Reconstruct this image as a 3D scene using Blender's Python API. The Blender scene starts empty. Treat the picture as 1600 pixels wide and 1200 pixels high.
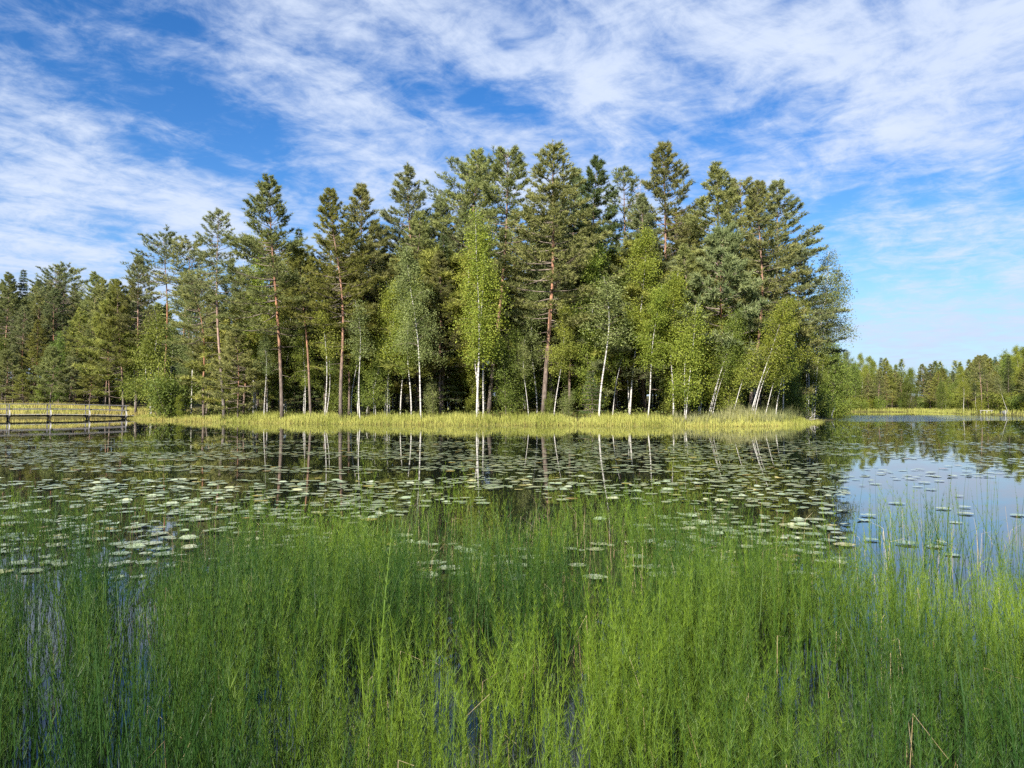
import bpy, math
import numpy as np

R = math.radians
SC = bpy.context.scene
COL = SC.collection

# ------------------------------------------------------------------ camera, sky, sun, exposure
CAM_H, FPX, HORIZON = 1.35, 1203.0, 635.0          # photo is 1600 x 1200; the horizon lies on row 635
cd = bpy.data.cameras.new("camera"); cam = bpy.data.objects.new("camera", cd); COL.objects.link(cam)
cd.sensor_width = 36.0; cd.lens = 36.0 * FPX / 1600.0; cd.clip_start = 0.05; cd.clip_end = 6000
cam.location = (0, 0, CAM_H); cam.rotation_euler = (R(90) + math.atan((HORIZON - 600) / FPX), 0, 0)
SC.camera = cam

SUN_EL, SUN_AZ = R(32), R(206)                      # azimuth clockwise from +Y: behind the camera and to its left
sdir = np.array([math.sin(SUN_AZ) * math.cos(SUN_EL), math.cos(SUN_AZ) * math.cos(SUN_EL), math.sin(SUN_EL)])
sl = bpy.data.lights.new("sun", 'SUN'); sl.energy = 5.0; sl.angle = R(0.5); sl.color = (1.0, 0.93, 0.82)
so = bpy.data.objects.new("sun", sl); COL.objects.link(so)
from mathutils import Vector, Matrix, Euler
so.rotation_euler = Vector(sdir).to_track_quat('Z', 'Y').to_euler()

SC.view_settings.view_transform = 'Standard'; SC.view_settings.look = 'None'
SC.view_settings.exposure = 1.3; SC.view_settings.gamma = 1.0; SC.view_settings.use_curve_mapping = False
SC.render.engine = 'CYCLES'
SC.cycles.max_bounces = 5; SC.cycles.diffuse_bounces = 3; SC.cycles.glossy_bounces = 2
SC.cycles.transmission_bounces = 3; SC.cycles.transparent_max_bounces = 4
SC.cycles.caustics_reflective = False; SC.cycles.caustics_refractive = False
SC.cycles.use_denoising = False
SC.cycles.use_adaptive_sampling = True; SC.cycles.adaptive_threshold = 0.02


class NT:
    """small helper for node trees"""
    def __init__(s, tree):
        s.t = tree; s.n = tree.nodes; s.l = tree.links
    def node(s, kind, **kw):
        n = s.n.new(kind)
        for k, v in kw.items(): setattr(n, k, v)
        return n
    def link(s, a, b): s.l.new(a, b)
    def put(s, sock, v):
        if hasattr(v, 'is_output'): s.link(v, sock)
        else: sock.default_value = v
    def m(s, op, a, b=0.0, c=0.0, clamp=False):
        n = s.node('ShaderNodeMath', operation=op, use_clamp=clamp)
        s.put(n.inputs[0], a); s.put(n.inputs[1], b)
        if len(n.inputs) > 2: s.put(n.inputs[2], c)
        return n.outputs[0]
    def mix(s, f, a, b, blend='MIX'):
        n = s.node('ShaderNodeMix', data_type='RGBA', blend_type=blend)
        s.put(n.inputs[0], f); s.put(n.inputs[6], a); s.put(n.inputs[7], b)
        return n.outputs[2]
    def noise(s, vec, scale, detail=4.0, rough=0.55, dist=0.0, dim='3D'):
        n = s.node('ShaderNodeTexNoise', noise_dimensions=dim)
        if vec is not None: s.link(vec, n.inputs['Vector'])
        n.inputs['Scale'].default_value = scale; n.inputs['Detail'].default_value = detail
        n.inputs['Roughness'].default_value = rough; n.inputs['Distortion'].default_value = dist
        return n.outputs['Fac']
    def ramp(s, f, stops):
        n = s.node('ShaderNodeValToRGB'); e = n.color_ramp.elements
        while len(e) < len(stops): e.new(0.5)
        for k, (p, c) in enumerate(stops):
            e[k].position = p; e[k].color = (c[0], c[1], c[2], 1) if not isinstance(c, (int, float)) else (c, c, c, 1)
        s.put(n.inputs[0], f)
        return n.outputs[0]
    def smooth(s, x, a, b):
        n = s.node('ShaderNodeMapRange', interpolation_type='SMOOTHSTEP')
        s.put(n.inputs[0], x); s.put(n.inputs[1], a); s.put(n.inputs[2], b)
        n.inputs[3].default_value = 0.0; n.inputs[4].default_value = 1.0
        return n.outputs[0]
    def comb(s, x, y, z=0.0):
        n = s.node('ShaderNodeCombineXYZ')
        s.put(n.inputs[0], x); s.put(n.inputs[1], y); s.put(n.inputs[2], z)
        return n.outputs[0]


world = bpy.data.worlds.new("World"); SC.world = world; world.use_nodes = True
W = NT(world.node_tree); W.n.clear()
out = W.node('ShaderNodeOutputWorld'); bg = W.node('ShaderNodeBackground'); bg.inputs[1].default_value = 0.06
W.link(bg.outputs[0], out.inputs[0])
sky = W.node('ShaderNodeTexSky', sky_type='NISHITA'); sky.sun_disc = False
sky.sun_elevation = SUN_EL; sky.sun_rotation = SUN_AZ; sky.altitude = 100; sky.air_density = 1.0
sky.dust_density = 0.3; sky.ozone_density = 3.0
tc = W.node('ShaderNodeTexCoord'); sx = W.node('ShaderNodeSeparateXYZ'); W.link(tc.outputs['Generated'], sx.inputs[0])
dx, dy, dz = sx.outputs
den = W.m('ADD', W.m('MAXIMUM', dz, 0.0), 0.10)
px, py = W.m('DIVIDE', dx, den), W.m('DIVIDE', dy, den)
ca, sa = math.cos(R(-38)), math.sin(R(-38))         # wind direction of the cirrus streaks
along = W.m('ADD', W.m('MULTIPLY', px, -sa), W.m('MULTIPLY', py, ca))
across = W.m('SUBTRACT', W.m('MULTIPLY', px, ca), W.m('MULTIPLY', py, -sa))
v1 = W.comb(W.m('MULTIPLY', across, 1.0), W.m('MULTIPLY', along, 0.42), 3.7)
n1 = W.noise(v1, 0.85, 7.0, 0.58, 0.55)
v2 = W.comb(W.m('MULTIPLY', across, 1.0), W.m('MULTIPLY', along, 0.62), 9.1)
n2 = W.noise(v2, 3.8, 8.0, 0.66, 0.45)
v3 = W.comb(W.m('MULTIPLY', across, 0.8), W.m('MULTIPLY', along, 1.0), 1.3)
n3 = W.noise(v3, 9.0, 6.0, 0.62, 0.5)
az = W.m('ARCTAN2', dx, dy); el = W.m('ARCSINE', dz)
bias = None
for (u, v, ru, rv, rot, amp) in [
        (190, 108, 170, 45, 14, -0.24), (60, 40, 150, 45, 15, 0.16), (330, 60, 120, 22, 25, -0.14), (1120, 205, 200, 50, 8, -0.24), (1460, 330, 230, 62, -8, -0.16), (1380, 430, 170, 30, 0, -0.04),
        (760, 150, 110, 30, 15, -0.13), (200, 230, 170, 26, 10, -0.08),
        (1050, 45, 420, 75, 4, 0.24), (620, 225, 290, 70, 12, 0.17), (150, 365, 330, 85, 0, 0.36), (310, 335, 55, 36, 0, 0.20), (300, 35, 330, 30, 22, 0.12),
        (1530, 130, 150, 110, 0, 0.20), (1350, 210, 160, 40, 5, 0.12), (1480, 520, 300, 26, 0, 0.20), (1460, 470, 260, 18, 0, 0.12), (920, 145, 75, 55, 20, 0.20), (60, 215, 130, 50, 10, 0.14)]:
    a0 = math.atan((u - 800) / FPX); e0 = math.atan((HORIZON - v) / FPX * math.cos(a0))
    wa, we = ru / FPX, rv / FPX
    c, s_ = math.cos(R(-rot)), math.sin(R(-rot))
    A, E = W.m('SUBTRACT', az, a0), W.m('SUBTRACT', el, e0)
    p = W.m('DIVIDE', W.m('ADD', W.m('MULTIPLY', A, c), W.m('MULTIPLY', E, s_)), wa)
    q = W.m('DIVIDE', W.m('SUBTRACT', W.m('MULTIPLY', E, c), W.m('MULTIPLY', A, s_)), we)
    r2 = W.m('ADD', W.m('MULTIPLY', p, p), W.m('MULTIPLY', q, q))
    g = W.m('MULTIPLY', W.m('EXPONENT', W.m('MULTIPLY', r2, -0.7)), amp)
    bias = g if bias is None else W.m('ADD', bias, g)
dens = W.m('ADD', W.m('ADD', W.m('MULTIPLY', n1, 1.0), W.m('MULTIPLY', n2, 1.25)), W.m('MULTIPLY', n3, 0.85))
dens = W.m('ADD', W.m('SUBTRACT', dens, 1.02), bias)
cov = W.smooth(dens, 0.30, 1.02)
cov = W.m('MULTIPLY', cov, 0.95)
low = W.smooth(el, 0.20, 0.0)                       # the air near the horizon is paler
ccol = W.mix(n2, (3.7, 4.6, 6.6, 1), (5.9, 6.45, 7.3, 1))
hs = W.node('ShaderNodeHueSaturation'); hs.inputs['Hue'].default_value = 0.51; hs.inputs['Saturation'].default_value = 1.34; hs.inputs['Value'].default_value = 1.12
W.link(sky.outputs[0], hs.inputs['Color'])
base = W.mix(W.m('MULTIPLY', low, 0.75), hs.outputs[0], (2.15, 3.2, 5.5, 1))
ccol = W.mix(W.m('MULTIPLY', low, 0.6), ccol, (3.5, 4.3, 6.0, 1))         # distant cloud seen through more air
W.link(W.mix(cov, base, ccol), bg.inputs[0])

# ------------------------------------------------------------------ small library
def tag(o, label=None, cat=None, group=None, kind=None):
    if label: o['label'] = label
    if cat: o['category'] = cat
    if group: o['group'] = group
    if kind: o['kind'] = kind
    return o

def mesh(name, V, F, mats=(), tint=None, midx=None, smooth=False):
    me = bpy.data.meshes.new(name)
    me.from_pydata(np.asarray(V, dtype=np.float32), [], np.asarray(F, dtype=np.int32))
    for m in mats: me.materials.append(m)
    if tint is not None:
        a = me.attributes.new("tint", 'FLOAT', 'POINT'); a.data.foreach_set("value", np.asarray(tint, dtype=np.float32))
    if midx is not None: me.polygons.foreach_set("material_index", np.asarray(midx, dtype=np.int32))
    if smooth: me.polygons.foreach_set("use_smooth", np.ones(len(me.polygons), dtype=bool))
    me.update()
    return me

def obj(name, me, parent=None, loc=(0, 0, 0), rot=(0, 0, 0)):
    o = bpy.data.objects.new(name, me); COL.objects.link(o)
    o.location = loc; o.rotation_euler = rot
    if parent: o.parent = parent
    return o

def unit(a):
    return a / (np.linalg.norm(a, axis=-1, keepdims=True) + 1e-9)

class MB:
    def __init__(s): s.V, s.F, s.T, s.M, s.n = [], [], [], [], 0
    def add(s, V, F, tint=1.0, mi=0):
        V = np.asarray(V, float).reshape(-1, 3); F = np.asarray(F, int).reshape(-1, 3)
        s.V.append(V); s.F.append(F + s.n); s.n += len(V)
        s.T.append(np.broadcast_to(np.asarray(tint, float), (len(V),)).copy()); s.M.append(np.full(len(F), mi))
    def tube(s, P, r, k=5, tint=1.0, mi=0, cap=True):
        P = np.asarray(P, float); n = len(P); r = np.broadcast_to(np.asarray(r, float), (n,))
        d = unit(np.gradient(P, axis=0))
        ref = np.array([0.31, 0.95, 0.05]) if abs(d[0, 2]) > 0.6 else np.array([0.05, 0.1, 1.0])
        a = unit(np.cross(d, ref)); b = np.cross(d, a)
        t = np.arange(k) * 2 * math.pi / k
        V = P[:, None] + r[:, None, None] * (np.cos(t)[None, :, None] * a[:, None] + np.sin(t)[None, :, None] * b[:, None])
        i = np.arange(n - 1)[:, None] * k; j = np.arange(k)[None]; j2 = (j + 1) % k
        q = np.stack([i + j, i + j2, i + k + j2, i + k + j], -1).reshape(-1, 4)
        F = np.concatenate([q[:, [0, 1, 2]], q[:, [0, 2, 3]]])
        if cap:
            F = np.concatenate([F, np.array([[(n - 1) * k, (n - 1) * k + x, (n - 1) * k + x + 1] for x in range(1, k - 1)]).reshape(-1, 3),
                                np.array([[0, x + 1, x] for x in range(1, k - 1)]).reshape(-1, 3)])
        s.add(V.reshape(-1, 3), F, tint, mi)
    def blades(s, P0, P1, w, rng, tint=1.0, mi=0):
        """thin pointed triangles from P0 to P1"""
        d = P1 - P0; n = len(P0)
        side = unit(np.cross(d, rng.normal(size=(n, 3)))) * (np.broadcast_to(w, (n,))[:, None] * 0.5)
        V = np.stack([P0 - side, P0 + side, P1], 1).reshape(-1, 3)
        s.add(V, np.arange(3 * n).reshape(-1, 3), np.repeat(np.broadcast_to(tint, (n,)), 3), mi)
    def leaves(s, P, size, rng, tint=1.0, up=0.3, droop=0.4, asp=0.75, mi=0):
        n = len(P); ax = rng.normal(size=(n, 3)); ax[:, 2] -= droop; ax = unit(ax)
        nr = rng.normal(size=(n, 3)); nr[:, 2] += up
        sd = unit(np.cross(ax, nr)); L = np.broadcast_to(size, (n,))[:, None]
        V = np.stack([P, P + ax * L * 0.5 - sd * L * asp * 0.5, P + ax * L, P + ax * L * 0.5 + sd * L * asp * 0.5], 1).reshape(-1, 3)
        b = np.arange(n)[:, None] * 4
        F = np.concatenate([b + [0, 1, 2], b + [0, 2, 3]])
        s.add(V, F, np.repeat(np.broadcast_to(tint, (n,)), 4), mi)
    def box(s, c, size, tint=1.0, mi=0, rot=None):
        h = np.array(size) / 2
        V = np.array([[x, y, z] for x in (-1, 1) for y in (-1, 1) for z in (-1, 1)]) * h
        if rot is not None: V = V @ np.array(rot).T
        F = [[0, 1, 3], [0, 3, 2], [4, 6, 7], [4, 7, 5], [0, 4, 5], [0, 5, 1], [2, 3, 7], [2, 7, 6], [0, 2, 6], [0, 6, 4], [1, 5, 7], [1, 7, 3]]
        s.add(V + np.array(c), F, tint, mi)
    def arrays(s): return np.concatenate(s.V), np.concatenate(s.F), np.concatenate(s.T), np.concatenate(s.M)
    def mesh(s, name, mats, smooth=False):
        V, F, T, M = s.arrays()
        return mesh(name, V, F, mats, T, M, smooth)

class VNoise:
    """smooth value noise in the plane, for scattering"""
    def __init__(s, seed): s.g = np.random.default_rng(seed).random((256, 256))
    def at(s, x, y):
        x = np.asarray(x, float); y = np.asarray(y, float)
        i, j = np.floor(x).astype(int), np.floor(y).astype(int); f, g = x - i, y - j
        f, g = f * f * (3 - 2 * f), g * g * (3 - 2 * g); G = s.g
        a, b = G[i % 256, j % 256], G[(i + 1) % 256, j % 256]; c, d = G[i % 256, (j + 1) % 256], G[(i + 1) % 256, (j + 1) % 256]
        return (a * (1 - f) + b * f) * (1 - g) + (c * (1 - f) + d * f) * g
    def fbm(s, x, y, o=3):
        t = 0; A = 0
        for k in range(o):
            t = t + s.at(np.asarray(x) * 2 ** k + 17.3 * k, np.asarray(y) * 2 ** k + 5.1 * k) / 2 ** k; A += 1 / 2 ** k
        return t / A

def wx(u, Y): return (u - 800.0) / FPX * Y             # photo column and depth to world x
def wz(v, Y): return CAM_H + (HORIZON - v) / FPX * Y   # photo row and depth to height
def onwater(u, v):
    Y = CAM_H * FPX / (v - HORIZON)
    return (wx(u, Y), Y)

# ------------------------------------------------------------------ materials
def material(name, spec=0.3):
    m = bpy.data.materials.new(name); m.use_nodes = True
    t = NT(m.node_tree); t.n.clear()
    o = t.node('ShaderNodeOutputMaterial'); p = t.node('ShaderNodeBsdfPrincipled')
    p.inputs['Specular IOR Level'].default_value = spec
    t.link(p.outputs[0], o.inputs[0])
    return m, t, p, o

def foliage(name, c0, c1, trans=0.3, rough=0.55, spec=0.25, hue=0.03):
    """leaf colour runs from c0 to c1 with each leaf's own tint and varies a little from plant to plant"""
    m, t, p, o = material(name, spec)
    a = t.node('ShaderNodeAttribute', attribute_name='tint')
    f = t.m('SUBTRACT', a.outputs['Fac'], 0.5, clamp=True)
    col = t.mix(f, (*c0, 1), (*c1, 1))
    oi = t.node('ShaderNodeObjectInfo'); h = t.node('ShaderNodeHueSaturation')
    t.link(col, h.inputs['Color'])
    t.link(t.m('ADD', t.m('MULTIPLY', oi.outputs['Random'], hue), 0.5 - hue / 2), h.inputs['Hue'])
    w = t.node('ShaderNodeTexWhiteNoise', noise_dimensions='1D'); t.link(oi.outputs['Random'], w.inputs['W'])
    t.link(t.m('ADD', t.m('MULTIPLY', w.outputs['Value'], 0.4), 0.8), h.inputs['Value'])
    t.link(h.outputs[0], p.inputs['Base Color']); p.inputs['Roughness'].default_value = rough
    tr = t.node('ShaderNodeBsdfTranslucent'); t.link(h.outputs[0], tr.inputs[0])
    mx = t.node('ShaderNodeMixShader'); mx.inputs[0].default_value = trans
    t.link(p.outputs[0], mx.inputs[1]); t.link(tr.outputs[0], mx.inputs[2]); t.link(mx.outputs[0], o.inputs[0])
    return m

M = {}
M['needles'] = foliage('pine_needles', (0.135, 0.165, 0.05), (0.38, 0.385, 0.135), 0.42)
M['needles_blue'] = foliage('bluish_pine_needles', (0.12, 0.16, 0.065), (0.33, 0.36, 0.155), 0.42)
M['needles_olive'] = foliage('olive_pine_needles', (0.14, 0.165, 0.035), (0.39, 0.38, 0.09), 0.40)
M['spruce'] = foliage('spruce_needles', (0.05, 0.08, 0.025), (0.13, 0.17, 0.055), 0.28)
M['leaf_bright'] = foliage('yellow_green_leaves', (0.13, 0.185, 0.022), (0.36, 0.39, 0.058), 0.42)
M['leaf_green'] = foliage('birch_leaves', (0.115, 0.165, 0.027), (0.33, 0.37, 0.065), 0.44)
M['leaf_olive'] = foliage('grey_green_leaves', (0.11, 0.145, 0.045), (0.28, 0.32, 0.11), 0.4)
M['leaf_dark'] = foliage('dark_alder_leaves', (0.075, 0.115, 0.02), (0.21, 0.27, 0.05), 0.42)
M['sedge'] = foliage('sedge_blades', (0.27, 0.30, 0.05), (0.57, 0.54, 0.155), 0.36)
M['sedge_dry'] = foliage('dry_sedge_blades', (0.30, 0.25, 0.07), (0.55, 0.42, 0.14), 0.3)
M['reed'] = foliage('reed_blades', (0.13, 0.17, 0.06), (0.34, 0.34, 0.15), 0.3)
M['under'] = foliage('bilberry_leaves', (0.05, 0.08, 0.015), (0.16, 0.17, 0.04), 0.3)
M['horsetail'] = foliage('horsetail_green', (0.020, 0.060, 0.009), (0.158, 0.242, 0.017), 0.22, 0.5, 0.3, 0.0)
M['straw'] = foliage('dead_straw', (0.16, 0.10, 0.05), (0.50, 0.42, 0.24), 0.15, 0.6)

def pine_bark():
    m, t, p, o = material('pine_bark', 0.15)
    tcn = t.node('ShaderNodeTexCoord'); s = t.node('ShaderNodeSeparateXYZ'); t.link(tcn.outputs['Generated'], s.inputs[0])
    mp = t.node('ShaderNodeMapping'); mp.inputs['Scale'].default_value = (1, 1, 0.25); t.link(tcn.outputs['Object'], mp.inputs[0])
    n = t.noise(mp.outputs[0], 9.0, 5, 0.65)
    z = t.m('ADD', s.outputs[2], t.m('MULTIPLY', t.m('SUBTRACT', n, 0.5), 0.16))
    c = t.ramp(z, [(0.0, (0.13, 0.11, 0.095)), (0.2, (0.20, 0.155, 0.125)), (0.34, (0.31, 0.17, 0.105)), (0.52, (0.40, 0.19, 0.105)), (0.7, (0.30, 0.17, 0.11)), (1.0, (0.2, 0.14, 0.10))])
    c = t.mix(t.smooth(n, 0.42, 0.62), t.mix(0.6, c, (0.05, 0.035, 0.03, 1)), c)
    oi = t.node('ShaderNodeObjectInfo'); h = t.node('ShaderNodeHueSaturation'); t.link(c, h.inputs['Color'])
    t.link(t.m('ADD', t.m('MULTIPLY', oi.outputs['Random'], 0.5), 0.65), h.inputs['Saturation'])
    t.link(h.outputs[0], p.inputs['Base Color']); p.inputs['Roughness'].default_value = 0.85
    b = t.node('ShaderNodeBump'); b.inputs['Strength'].default_value = 0.6; b.inputs['Distance'].default_value = 0.03
    t.link(n, b.inputs['Height']); t.link(b.outputs[0], p.inputs['Normal'])
    return m
M['pine_bark'] = pine_bark()

def birch_bark():
    m, t, p, o = material('birch_bark', 0.25)
    tcn = t.node('ShaderNodeTexCoord')
    mp = t.node('ShaderNodeMapping'); mp.inputs['Scale'].default_value = (1.2, 1.2, 7.0); t.link(tcn.outputs['Object'], mp.inputs[0])
    n = t.noise(mp.outputs[0], 1.6, 4, 0.6); n2 = t.noise(tcn.outputs['Object'], 3.0, 3, 0.5)
    c = t.ramp(n, [(0.38, (0.05, 0.042, 0.04)), (0.47, (0.46, 0.44, 0.41)), (0.75, (0.68, 0.66, 0.62))])
    c = t.mix(t.smooth(n2, 0.6, 0.75), c, (0.36, 0.30, 0.25, 1))
    t.link(c, p.inputs['Base Color']); p.inputs['Roughness'].default_value = 0.6
    return m
M['birch_bark'] = birch_bark()

def plain(name, c0, c1, scale=6.0, rough=0.8, spec=0.2, stretch=(1, 1, 1), bump=0.0):
    m, t, p, o = material(name, spec)
    tcn = t.node('ShaderNodeTexCoord'); mp = t.node('ShaderNodeMapping'); mp.inputs['Scale'].default_value = stretch
    t.link(tcn.outputs['Object'], mp.inputs[0])
    n = t.noise(mp.outputs[0], scale, 6, 0.6)
    t.link(t.mix(t.smooth(n, 0.3, 0.7), (*c0, 1), (*c1, 1)), p.inputs['Base Color']); p.inputs['Roughness'].default_value = rough
    if bump:
        b = t.node('ShaderNodeBump'); b.inputs['Strength'].default_value = bump; b.inputs['Distance'].default_value = 0.05
        t.link(n, b.inputs['Height']); t.link(b.outputs[0], p.inputs['Normal'])
    return m
M['dark_bark'] = plain('brown_grey_bark', (0.10, 0.08, 0.065), (0.22, 0.18, 0.15), 8, 0.9)
M['branch'] = plain('grey_brown_branches', (0.11, 0.085, 0.065), (0.24, 0.20, 0.17), 7, 0.9)
M['dead_wood'] = plain('dead_grey_wood', (0.22, 0.19, 0.17), (0.45, 0.42, 0.39), 7, 0.9)
M['wood_grey'] = plain('weathered_grey_wood', (0.11, 0.105, 0.11), (0.22, 0.215, 0.22), 5, 0.8, 0.2, (1, 1, 6))
M['wood_pale'] = plain('pale_weathered_wood', (0.32, 0.31, 0.30), (0.50, 0.49, 0.47), 5, 0.75)
M['wood_dark'] = plain('underdeck_shade_wood', (0.012, 0.012, 0.015), (0.04, 0.038, 0.04), 5, 0.6)  # near-black: the shade below the bridge deck is put into the colour
M['boat_white'] = plain('worn_white_paint', (0.30, 0.30, 0.30), (0.48, 0.48, 0.47), 4, 0.5, 0.4)
M['boat_inside'] = plain('grey_boat_inside', (0.2, 0.2, 0.2), (0.32, 0.32, 0.31), 4, 0.7)
M['soil'] = plain('peaty_forest_floor', (0.035, 0.035, 0.012), (0.13, 0.115, 0.04), 0.7, 0.95, 0.1, (1, 1, 1), 0.6)

def water_mat():
    m, t, p, o = material('lake_water', 0.5)
    p.inputs['Base Color'].default_value = (0.010, 0.013, 0.008, 1); p.inputs['Roughness'].default_value = 0.015; p.inputs['IOR'].default_value = 1.42
    g = t.node('ShaderNodeNewGeometry'); s = t.node('ShaderNodeSeparateXYZ'); t.link(g.outputs['Position'], s.inputs[0])
    mp = t.node('ShaderNodeMapping'); mp.inputs['Scale'].default_value = (0.55, 1.0, 1.0); t.link(g.outputs['Position'], mp.inputs[0])
    n = t.noise(mp.outputs[0], 2.2, 3, 0.5); nb = t.noise(mp.outputs[0], 0.5, 2, 0.5)
    hgt = t.m('ADD', t.m('MULTIPLY', n, 0.35), nb)
    # a breeze ruffles the open water away from the pads, on the far side of the lake
    big = t.noise(g.outputs['Position'], 0.05, 2, 0.5)
    yy = t.m('ADD', s.outputs[1], t.m('MULTIPLY', t.m('SUBTRACT', big, 0.5), 20.0))
    wind = t.m('MULTIPLY', t.m('MULTIPLY', t.smooth(yy, 66.0, 76.0), t.smooth(yy, 125.0, 104.0)), t.smooth(s.outputs[0], 22.0, 34.0))
    b = t.node('ShaderNodeBump'); b.inputs['Distance'].default_value = 0.4
    t.link(t.m('ADD', t.m('MULTIPLY', wind, 0.9), 0.004), b.inputs['Strength'])
    t.link(hgt, b.inputs['Height']); t.link(b.outputs[0], p.inputs['Normal'])
    return m
M['water'] = water_mat()

def pad_mat():
    m, t, p, o = material('lily_pad', 0.9)
    a = t.node('ShaderNodeAttribute', attribute_name='tint'); oi = t.node('ShaderNodeObjectInfo')
    g = t.node('ShaderNodeNewGeometry')
    n = t.noise(g.outputs['Position'], 5.0, 4, 0.6)
    f = t.m('FRACT', t.m('ADD', a.outputs['Fac'], oi.outputs['Random']))
    c = t.ramp(f, [(0.0, (0.21, 0.27, 0.15)), (0.45, (0.28, 0.33, 0.20)), (0.8, (0.35, 0.38, 0.25)), (0.95, (0.34, 0.34, 0.14)), (0.985, (0.42, 0.32, 0.08)), (1.0, (0.24, 0.13, 0.06))])
    t.link(t.mix(t.smooth(n, 0.55, 0.8), c, (0.26, 0.24, 0.12, 1)), p.inputs['Base Color']); p.inputs['Roughness'].default_value = 0.22
    return m
M['pad'] = pad_mat()

# ------------------------------------------------------------------ ground and water
ISLAND = np.array([(wx(u, Y), Y) for u, Y in [(205, 85), (232, 76), (330, 66), (500, 60), (700, 55.5), (900, 54.5), (1050, 53), (1150, 52), (1205, 53), (1240, 57), (1275, 66), (1308, 80)]]
                  + [(37, 95), (22, 110), (-10, 114), (-34, 108), (-43, 95)])
LAKE = np.array([(-70, -5), (-9, 0.2), (0, 0.7), (9, 0.2), (70, -5), (150, 20), (125, 70), (98, 100), onwater(1605, 649), onwater(1535, 648), onwater(1480, 646.0), onwater(1452, 644.6),
                 (106, 205), (100, 206), onwater(1421, 644.0), onwater(1370, 643.8), onwater(1310, 643.5), (50, 185), (10, 170), (-30, 140), (-47, 112), (-46, 97), (-56, 92), (-75, 90), (-100, 86), (-120, 40)])

def sdist(P, poly):
    """distance to the polygon's edge, positive inside"""
    a = poly; b = np.roll(poly, -1, 0); best = np.full(len(P), 1e9); ins = np.zeros(len(P), bool)
    for (x0, y0), (x1, y1) in zip(a, b):
        dx_, dy_ = x1 - x0, y1 - y0
        t = np.clip(((P[:, 0] - x0) * dx_ + (P[:, 1] - y0) * dy_) / (dx_ * dx_ + dy_ * dy_), 0, 1)
        best = np.minimum(best, np.hypot(P[:, 0] - x0 - t * dx_, P[:, 1] - y0 - t * dy_))
        c = ((y0 > P[:, 1]) != (y1 > P[:, 1]))
        with np.errstate(divide='ignore', invalid='ignore'):
            ins ^= c & (P[:, 0] < dx_ * (P[:, 1] - y0) / (dy_ if dy_ else 1e-9) + x0)
    return np.where(ins, best, -best)

VN = VNoise(5)
def ground_z(x, y):
    P = np.stack([np.atleast_1d(x), np.atleast_1d(y)], -1).astype(float)
    wob = (VN.fbm(P[:, 0] * 0.35 + 40, P[:, 1] * 0.35 + 40) - 0.5) * 1.6
    wob = np.where(P[:, 1] < 20, 0, wob)
    di = sdist(P, ISLAND) + wob
    dl = -sdist(P, LAKE) + wob
    land = np.maximum(di, dl)
    zi = 0.28 * (1 - np.exp(-np.maximum(land, 0) / 0.8)) + np.clip(land - 2, 0, 16) * 0.07
    far = np.clip(dl - 26, 0, 150) * 0.035
    left = np.clip(dl - 26, 0, 60) * 0.06 * (P[:, 0] < -40)
    z = np.where(land > 0, zi + np.where(dl > 0, far + left, 0), np.maximum(-1.2, land * 0.35))
    return z + (VN.fbm(P[:, 0] * 0.8, P[:, 1] * 0.8) - 0.5) * 0.12 * (land > 0.5)

def gz(x, y): return float(ground_z(x, y)[0])
def inside(X, Y, m): return sdist(np.array([[X, Y]]), ISLAND)[0] > m

def axis(lo, hi, step, far):
    mid = np.arange(lo, hi + 1e-6, step); k = np.array([4, 10, 20, 40, 80, 160, 320, 640, 1200, 2200.0])
    return np.concatenate([lo - k[k < far][::-1], mid, hi + k[k < far]])
gx, gy = axis(-110, 130, 1.3, 2500), axis(-12, 240, 1.3, 2500)
GX, GY = np.meshgrid(gx, gy, indexing='ij'); nx, ny = GX.shape
V = np.stack([GX.ravel(), GY.ravel(), ground_z(GX.ravel(), GY.ravel())], -1)
ii = (np.arange(nx - 1)[:, None] * ny + np.arange(ny - 1)[None]).ravel()
F = np.concatenate([np.stack([ii, ii + ny, ii + ny + 1], -1), np.stack([ii, ii + ny + 1, ii + 1], -1)])
tag(obj('ground', mesh('ground', V, F, [M['soil']], smooth=True)), kind='structure')
tag(obj('water', mesh('water', [(-400, -8, 0), (400, -8, 0), (400, 420, 0), (-400, 420, 0)], [[0, 1, 2], [0, 2, 3]], [M['water']])), kind='structure')

# ------------------------------------------------------------------ tree kinds: each gives (trunk mesh, crown mesh) for a tree of nominal height
def stem_path(H, rng, bend=0.25, n=14, curve=None):
    t = np.linspace(0, 1, n); ph = rng.random(2) * 6.28; f = rng.uniform(1.0, 2.2, 2)
    x = bend * (np.sin(f[0] * t * 3 + ph[0]) - math.sin(ph[0])) * t ** 0.6
    y = bend * (np.sin(f[1] * t * 3 + ph[1]) - math.sin(ph[1])) * t ** 0.6
    if curve is not None: x = x + np.interp(t, *curve)
    P = np.stack([x, y, t * H], -1)
    return P

def at_z(P, z):
    return np.stack([np.interp(z, P[:, 2], P[:, 0]), np.interp(z, P[:, 2], P[:, 1]), np.asarray(z, float)], -1)

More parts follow.
